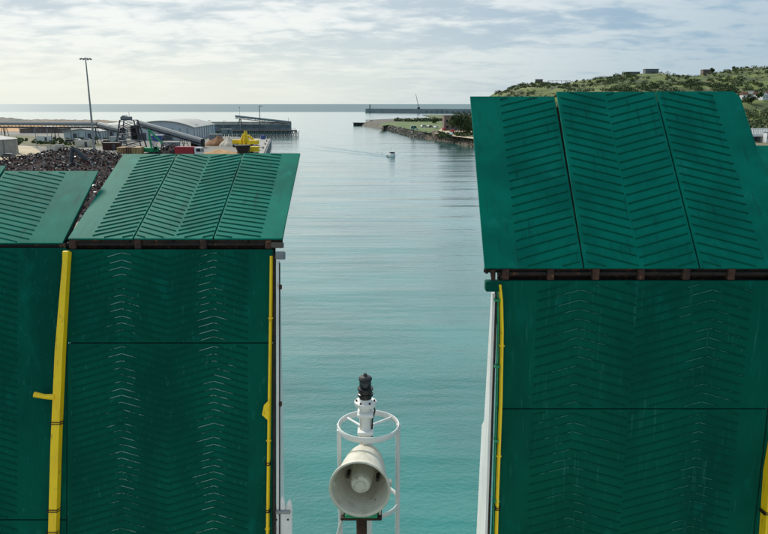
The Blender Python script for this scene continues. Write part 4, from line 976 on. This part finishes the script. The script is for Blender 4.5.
# parked cars and trailers of the yard
for i, (x, y, mt, lb) in enumerate(((78, 142.5, 'vehicle_white', 'white car parked in front of the pale blue grey shed'), (88, 142, 'blue', 'blue car parked in front of the pale blue grey shed'), (108, 144, 'dark_steel', 'dark car parked right of the lamp mast'), (70, 143, 'grey', 'grey car parked nearest the trestle legs'))):
    car('car', lb, gp(x, y, QZ + .01), R(10 * i), mt, 4.6, 1.9, 1.7, 'car', 'cars parked in the port yard')

# ================================================================== RIGHT BANK
# outer breakwater with lighthouse
A = at(369, 113, 1650); B = at(520, 114.6, 1450)
bw = thing('breakwater', 'long grey stone breakwater across the harbour mouth', 'breakwater', (A.x, A.y, 0)); d = B - A; d.z = 0; L = d.length; ang = math.atan2(d.y, d.x); bw.rotation_euler.z = ang
MB().prism([(-6, -3), (6, -3), (5, 7.0), (2.2, 7.0), (2.2, 9.2), (-5, 9.2)][::-1], 0, L, 'X').build('wall', 'sea_stone', bw)
MB().box((L / 2, 0, 9.35), (L, 10.4, .3)).build('coping', 'conc', bw)
ar = MB().box((0, 0, 0), (5, .4, 4)).mesh('arch_recess', M['dark_conc'])
for k in range(16): link('arch_recess', ar, bw, (L * .42 + k * L * .55 / 16, -5.9, 3.4))
MB().lathe([(9, -3), (9, 9.6), (0, 9.6)], 24).build('round_head', 'sea_stone', bw)
lh = thing('lighthouse', 'small lighthouse on the seaward end of the long breakwater', 'lighthouse', (A.x + 2, A.y + 1, 9.5))
MB().lathe([(0, 0), (1.7, 0), (1.35, 7.0), (1.9, 7.1), (1.9, 7.4), (0, 7.4)], 18).build('tower', 'grey', lh)
MB().lathe([(1.0, 7.4), (1.0, 9.0), (0, 9.0)], 14).build('lantern', 'lens', lh); MB().lathe([(1.3, 9.0), (.2, 10.2), (0, 10.8)], 14).build('lantern_roof', 'dark_steel', lh)
# mast crane leaning on the breakwater
p = at(420.5, 110.5, 1480); p2 = at(417.6, 96.5, 1480)
ck = thing('breakwater_crane', 'thin leaning crane boom on the breakwater', 'crane', (p.x, 1560, 9.0))
MB().box((0, 0, 2.0), (6, 4, 4), None, .3).build('cabin', 'dark_steel', ck); MB().tube([(0, 0, 3), (-7, 0, 33)], [.8, .45], 4).build('boom', 'dark_steel', ck); MB().tube([(2, 0, 4), (-6.8, 0, 33)], .15, 4).build('stay', 'dark_steel', ck)
# landing stage at the tip of the spit
g = gp(364, 125.6, 0); st = thing('landing_stage', 'low dark landing stage at the tip of the grassy spit', 'jetty', (g.x, g.y, 0), R(-12))
MB().box((0, 0, 2.6), (20, 9, .5)).build('deck', 'dark_conc', st); MB().box((0, 1, .6), (19.4, 6, 3.4)).build('core_wall', 'timber', st)
pl = MB().tube([(0, 0, -2), (0, 0, 2.4)], .35, 7).mesh('pile', M['timber'])
for i in range(7):
    for s in (-4, 4): link('pile', pl, st, (-9 + 3 * i, s, 0))
MB().box((5, 0, 5.2), (6, 4, .4)).build('canopy', 'dark_steel', st)
for sx in (2.6, 7.4):
    for sy in (-1.6, 1.6): MB().tube([(sx, sy, 2.8), (sx, sy, 5.0)], .14, 5).build('post', 'steel', st)
MB().tube([(8, 0, 5.4), (8, 0, 9)], .1, 5).build('mast', 'steel', st)
# brown building
a = gp(444, 130.5, SZ); c = gp(482, 130.5, SZ)
bb = thing('brick_building', 'flat roofed brown brick building behind the dark tree on the spit', 'building', (a.x, a.y, SZ)); L = c.x - a.x
hB = at(444, 115.6, a.y).z - SZ
MB().box((L / 2, 7, hB / 2), (L, 14, hB)).build('wall', 'brick', bb); MB().box((L / 2, 7, hB + .2), (L + .6, 14.6, .4)).build('roof', 'conc', bb)
wm = MB().box((0, 0, 0), (1.5, .12, 1.5)).mesh('window', M['glass'])
for r_ in range(2):
    for k in range(7): link('window', wm, bb, (2 + k * 3.2, -.05, 2.2 + r_ * 3.6))
MB().box((L * .3, -.06, 1.1), (1.6, .12, 2.2)).build('door', 'dark_steel', bb)
# cars and van on the spit
for i, (x, y, mt, lb, L_, H_) in enumerate(((414.5, 129.6, 'vehicle_white', 'white van standing alone on the lawn edge', 5.6, 2.5), (424, 127.4, 'vehicle_white', 'white car left in the row beyond the van', 4.4, 1.6), (430, 127.6, 'grey', 'silver car middle of the row beyond the van', 4.4, 1.6), (436, 128.4, 'vehicle_white', 'white car nearest the brick building', 4.4, 1.6), (444, 130.6, 'red', 'red car before the brick building', 4.3, 1.6), (452, 132.4, 'red', 'red car closest to the dark tree', 4.3, 1.6), (449, 135.6, 'vehicle_white', 'white car at the edge of the stony foreshore', 4.4, 1.7))):
    car('van' if i == 0 else 'car', lb, gp(x, y, SZ + .02), R(20 * i), mt, L_, 2.0, H_, 'van' if i == 0 else 'car', 'cars parked on the spit' if i else None)
p = gp(413.5, 137, 0); o = thing('channel_marker', 'slim green channel marker post standing in the water by the spit', 'marker', (p.x, p.y, 0))
MB().tube([(0, 0, -2), (0, 0, 5.0)], .22, 8).build('post', 'timber', o); MB().prism([(-.9, 5.0), (.9, 5.0), (0, 6.8)], -.12, .12, 'Y').build('topmark', 'crane_green', o)
# stones of the foreshore, lying on the sloping bank
def rocks(name, pts, n, smin, smax, material, seed, f0=0, f1=1):
    rnd = random.Random(seed); m = MB()
    for _ in range(n):
        k = rnd.randrange(len(pts) - 1); p = pts[k].lerp(pts[k + 1], rnd.random()); t_ = rnd.uniform(f0, f1); s = rnd.uniform(smin, smax)
        d = (pts[k + 1] - pts[k]).normalized(); nr = Vector((-d.y, d.x, 0))
        if nr.x + nr.y < 0: nr = -nr
        p = p + nr * 5.0 * t_
        m.box((p.x, p.y, -.6 + 4.3 * t_ + rnd.uniform(-.15, .2)), (s, s * .8, s * .6), Matrix.Rotation(rnd.uniform(0, 6), 4, Vector((rnd.gauss(0, 1), rnd.gauss(0, 1), rnd.gauss(0, 1))).normalized()), s * .15)
    return tag(m.build(name, material), kind='stuff')
edge = [gp(x, y) for x, y in ((381, 129.6), (398, 134), (413, 138.3), (424, 139.3), (436, 140.3), (452, 143), (480, 148.5))]
rocks('foreshore_stones', edge[3:], 520, .8, 2.4, 'rock', 41)
rocks('sea_wall_stones', edge[:4], 420, .6, 1.7, 'bank_stone', 42)
rocks('weedy_stones', edge, 380, .5, 1.4, 'wetrock', 43, -.05, .25)
# trees near the building and scrub of the spit
tree(gp(461, 135, SZ), 12.5, 6.6, 'dark round tree in front of the brick building by the large ramp', 51, 'leaf', None, 1500, .6)
tree(gp(470, 134.5, SZ), 11.5, 6.0, 'dark tree half behind the edge of the large ramp', 52, 'leaf', None, 1000, .6)
tree(gp(436, 123.6, SZ), 5.0, 4.0, 'bushy small tree at the back of the lawn', 53, 'leaf2', None, 500, .6)
rnd = random.Random(9)
scrub('spit_scrub', [gp(rnd.uniform(396, 446), rnd.uniform(120.6, 121.6), SZ) for _ in range(46)], 1.2, 3.2, 'leaf', 61)
scrub('bank_scrub', [gp(rnd.uniform(440, 480), rnd.uniform(134, 136.6), SZ) for _ in range(30)], .7, 1.5, 'leaf2', 62)
scrub('port_scrub', [gp(rnd.uniform(15, 118), rnd.uniform(139, 145), QZ) for _ in range(70)], .5, 1.5, 'leaf2', 63, 26, .6)
# woods and scrub on the hill
def on_hill(px_, py_):
    d = ray(px_, py_); o_ = Vector((0, 0, CAM_H)); t_ = 440.0
    while t_ < 1100:
        p_ = o_ + d * t_
        if p_.y > 470 and hill_z(p_.x, p_.y) >= p_.z: return p_
        t_ += 2
    return o_ + d * 760
hs = [(739, 108, 0), (744, 98, 1), (750.5, 97, 0), (756.5, 97.5, 1), (763, 98.5, 0), (768.5, 97, 1), (775, 98, 0)]
homes = [on_hill(px_, py_ + 1.5) for px_, py_, _r in hs[1:6]]
def clear(x, y): return all(abs(x - h_.x) > 9 or not (-34 < y - h_.y < 6) for h_ in homes)
def hp(x, y): return Vector((x, y, hill_z(x, y)))
pts = []
while len(pts) < 520:
    x, y = rnd.uniform(240, 760), rnd.uniform(470, 745)
    if mnoise.noise(Vector((x * .012, y * .012, 7))) > -.42 and clear(x, y): pts.append(hp(x, y))
scrub('hillside_wood', pts, 4.0, 8.5, 'leaf', 64, 170, .85)
pts = []
while len(pts) < 1500:
    x, y = rnd.uniform(140, 760), rnd.uniform(700, 905)
    if mnoise.noise(Vector((x * .02, y * .02, 2))) > -.06 and clear(x, y): pts.append(hp(x, y))
scrub('hill_scrub', pts[::2], 1.3, 3.6, 'leaf', 65, 80, .55); scrub('hill_gorse', pts[1::2], 1.0, 3.0, 'leaf2', 66, 80, .5)
scrub('hill_tussocks', [hp(rnd.uniform(140, 760), rnd.uniform(640, 905)) for _ in range(700)], .5, 1.3, 'tussock', 67, 14, .7)
for i, (x, y, Y, h, lb) in enumerate(((712, 72, 900, 6.5, 'lone rounded tree on the right hill crest'), (733, 71, 905, 5.0, 'small tree on the crest right of the fort house'), (757, 108, 640, 9, 'grey green tree on the lower hillside above the bridge'), (748, 110, 630, 8, 'dark tree at the edge of the large ramp flap'))):
    X = at(x, y, Y).x; tree((X, Y, hill_z(X, Y)), h, h * .55, lb, 70 + i, 'leaf' if i != 2 else 'leaf2', 'trees on the hill', 420, .9)
# fort buildings on the crest
def hut(name, label, px_, Y, w, d, h, wall, roof, nwin, cat='building', flat=True, group=None):
    X = at(px_, 80, Y).x; r = thing(name, label, cat, (X, Y, hill_z(X, Y) - 1.0), R(rnd.uniform(-8, 8)), group)
    MB().box((0, 0, h / 2), (w, d, h)).build('wall', wall, r)
    if flat: MB().box((0, 0, h + .25), (w + .8, d + .8, .5)).build('roof', roof, r)
    else: MB().prism([(-w / 2 - .4, h), (w / 2 + .4, h), (w * .18, h + w * .26), (-w * .18, h + w * .26)] if False else [(-d / 2 - .4, h + .01), (d / 2 + .4, h + .01), (0, h + d * .45)], -w / 2 - .3, w / 2 + .3, 'X').build('roof', roof, r)
    wmm = MB().box((0, 0, 0), (1.1, .12, 1.2)).mesh('window', M['glass'])
    for k in range(nwin): link('window', wmm, r, (-w / 2 + (k + .5) * w / nwin, -d / 2 - .04, h * .58))
    MB().box((w * .1, -d / 2 - .05, 1.6), (1.0, .12, 2.0)).build('door', 'dark_steel', r)
    return r
hut('lookout_hut', 'small brown lookout hut on the left end of the hill', 539, 900, 9, 6, 6.0, 'brick', 'roof_grey', 3)
hut('fort_house', 'dark long fort building on the middle of the crest', 650, 902, 17, 8, 7.5, 'dark_conc', 'dark_conc', 6)
hut('fort_house', 'low dark fort building left of the long one on the crest', 632, 903, 16, 8, 5.2, 'dark_conc', 'dark_conc', 5)
hut('fort_house', 'brown fort building on the right part of the crest', 706, 902, 13, 7, 5.6, 'brick', 'roof_grey', 4)
# old steel frame posts on the crest
X = at(559, 86, 900).x
ff = thing('lookout_fence', 'dark open steel fence standing on the hill above the flap gap', 'fence', (X, 900, hill_z(X, 900) - .8))
for k in range(6): MB().tube([(-14 + k * 5.6, 0, 0), (-14 + k * 5.6, 0, 6.5)], .25, 5).build('post', 'dark_steel', ff)
for zz in (2.0, 5.8): MB().box((0, 0, zz), (28.5, .2, .3)).build('rail', 'dark_steel', ff)
# houses on the slope
names = ['white house nearest the flap edge on the slope', 'white house with a red roof right of the flap edge', 'white house third along the hillside row', 'white gabled house fourth along the hillside row', 'white house fifth along the hillside row', 'white red roofed house cut by the right picture edge', 'white house beyond the right picture edge']
for (px_, py_, rd), lb in zip(hs[1:6], names[1:6]):
    hp_ = on_hill(px_, py_ + 1.5); X, Y, zt = hp_.x, hp_.y, hp_.z + 2.0
    r = thing('house', lb, 'house', (X, Y, hill_z(X, Y) - 1), R(rnd.uniform(-20, 20)), 'houses on the hillside'); hh = zt - r.location.z + 2.2
    MB().box((0, 0, hh / 2), (5.6, 5.6, hh)).build('wall', 'vehicle_white', r)
    MB().prism([(-3.2, hh + .01), (3.2, hh + .01), (0, hh + 2.4)], -3.1, 3.1, 'X').build('roof', 'roof_red' if rd else 'roof_grey', r)
    for k in (-1.5, 1.5): MB().box((k, -2.85, hh - 1.6), (1.1, .12, 1.2)).build('window', 'glass', r)
    MB().box((2.0, 0, hh + 2.2), (.7, .7, 1.4)).build('chimney', 'brick', r)
# white footbridge
Y = 300; A = at(738, 134, Y); B = at(800, 134, Y)
fb_ = thing('footbridge', 'white footbridge with close balusters below the wooded hillside', 'bridge', (A.x, Y, SZ)); L = B.x - A.x; zd = A.z - SZ
MB().box((L / 2, 0, zd - .5), (L, 3.4, 1.0)).build('deck', 'vehicle_white', fb_)
for s in (-1.6, 1.6):
    MB().box((L / 2, s, zd + 2.25), (L, .16, .3)).build('handrail', 'vehicle_white', fb_)
bl = MB().box((0, 0, 0), (.28, .16, 2.1)).mesh('baluster', M['vehicle_white'])
for k in range(int(L / .75)):
    for s in (-1.6, 1.6): link('baluster', bl, fb_, (.3 + k * .75, s, zd + 1.05))
for k in range(4): MB().box((3 + k * (L - 6) / 3, 0, (zd - 1) / 2), (1.2, 2.4, zd - 1)).build('pier', 'conc', fb_)
MB().box((L / 2, 2.4, 1.9), (L, .4, 3.6)).build('back_wall', 'dark_conc', fb_)
g = at(766, 139, 296); kb = thing('kiosk', 'white box kiosk under the right end of the footbridge', 'kiosk', (g.x, 294, SZ))
MB().box((0, 0, 2.2), (3.4, 3, 4.4), None, .08).build('wall', 'vehicle_white', kb); MB().box((0, 0, 4.5), (3.8, 3.4, .2)).build('roof', 'grey', kb); MB().box((-.6, -1.53, 2.4), (1.4, .08, 1.2)).build('window', 'glass', kb)

# ================================================================== BOAT
g = gp(392, 157, 0); bt_ = thing('motorboat', 'small white motorboat coming up the channel', 'motorboat', g, R(-76)); bt_.scale = (.85,) * 3
m = MB(); rows = []
for x, hw_, zk, zg in ((-3.6, 1.25, -.35, .95), (-1.5, 1.38, -.4, 1.0), (1.0, 1.3, -.35, 1.15), (2.8, .8, -.1, 1.35), (3.9, .06, .6, 1.55)):
    rows.append([m.bm.verts.new((x, y, z)) for y, z in ((-hw_, zg), (-hw_ * .8, .1), (0, zk), (hw_ * .8, .1), (hw_, zg))])
for A_, B_ in zip(rows, rows[1:]):
    for k in range(4): m.bm.faces.new((A_[k], A_[k + 1], B_[k + 1], B_[k]))
m.bm.faces.new(rows[0])
for A_, B_ in zip(rows, rows[1:]): m.bm.faces.new((A_[0], B_[0], B_[4], A_[4]))
m.build('hull', 'vehicle_white', bt_)
cb = MB().prism([(-1.6, .95), (1.6, 1.1), (1.0, 2.5), (-1.4, 2.6)], -.95, .95, 'Y').build('cabin', 'vehicle_white', bt_)
MB().prism([(-1.3, 1.6), (1.38, 1.65), (1.06, 2.36), (-1.2, 2.4)], -.955, .955, 'Y').build('window', 'glass', cb)
MB().box((1.26, 0, 1.95), (.08, 1.7, .6), Matrix.Rotation(R(-23), 4, 'Y')).build('windscreen', 'glass', cb)
MB().box((-3.7, 0, .9), (.5, .5, 1.2), None, .08).build('outboard_motor', 'black', bt_)
MB().tube([(-1.2, 0, 2.6), (-1.3, 0, 4.2)], .05, 6).build('mast', 'steel', bt_)
for s in (-1, 1): MB().tube([(1.5, s * 1.1, 1.7), (3.0, s * .7, 1.95), (3.8, 0, 2.1)], .03, 5).build('bow_rail', 'steel', bt_)
for p_, q_ in (((1.5, .9), 0), ((-2.8, 1.1), 1)): MB().box((p_[0], 0, p_[1] + .2), (.5, 1.2, .3), None, .05).build('seat', 'blue' if q_ else 'black', bt_)
# wake: low ridges of water running back from the boat, and foam at the stern
def ridge(name, pts, w0, w1, h0, h1, material):
    m = MB(); rows = []; n_ = len(pts)
    for i, p in enumerate(pts):
        d = (pts[min(i + 1, n_ - 1)] - pts[max(i - 1, 0)]).normalized(); s_ = Vector((-d.y, d.x, 0)); f = i / (n_ - 1); w_ = w0 + (w1 - w0) * f; h_ = h0 + (h1 - h0) * f
        rows.append([m.bm.verts.new(p + s_ * a_ * w_ + Vector((0, 0, z * h_ + .004 - (.03 if z == 0 else 0)))) for a_, z in ((-1, 0), (-.4, .7), (0, 1), (.4, .7), (1, 0))])
    for A_, B_ in zip(rows, rows[1:]):
        for k in range(4): m.bm.faces.new((A_[k], A_[k + 1], B_[k + 1], B_[k]))
    return tag(m.build(name, material, smooth=True), kind='structure')
def seg(a_, b_, n_=14, wob=.35):
    return [a_.lerp(b_, i / n_) + Vector((rnd.uniform(-wob, wob), rnd.uniform(-wob, wob), 0)) for i in range(n_ + 1)]
ridge('wake', seg(gp(388, 156.2, 0), gp(316, 145.5, 0), 22), .8, 1.5, .34, .14, 'water')
ridge('wake', seg(gp(388, 157.2, 0), gp(300, 147.8, 0), 22), .7, 1.4, .22, .08, 'water')
ridge('wake', seg(gp(394, 156.4, 0), gp(402, 149.8, 0), 10), .8, 1.3, .34, .14, 'water')
m = MB()
for _ in range(70):
    f = rnd.random() ** 1.6; p = gp(391, 156.2, 0).lerp(gp(402 if rnd.random() < .4 else 376, 151.5, 0), f) + Vector((rnd.gauss(0, .7), rnd.gauss(0, .9), .03)); s_ = rnd.uniform(.15, .5) * (1.2 - f)
    m.box(p, (s_ * 1.6, s_, .10), rnd.uniform(0, 6), .02)
tag(m.build('foam', 'foam'), kind='stuff')
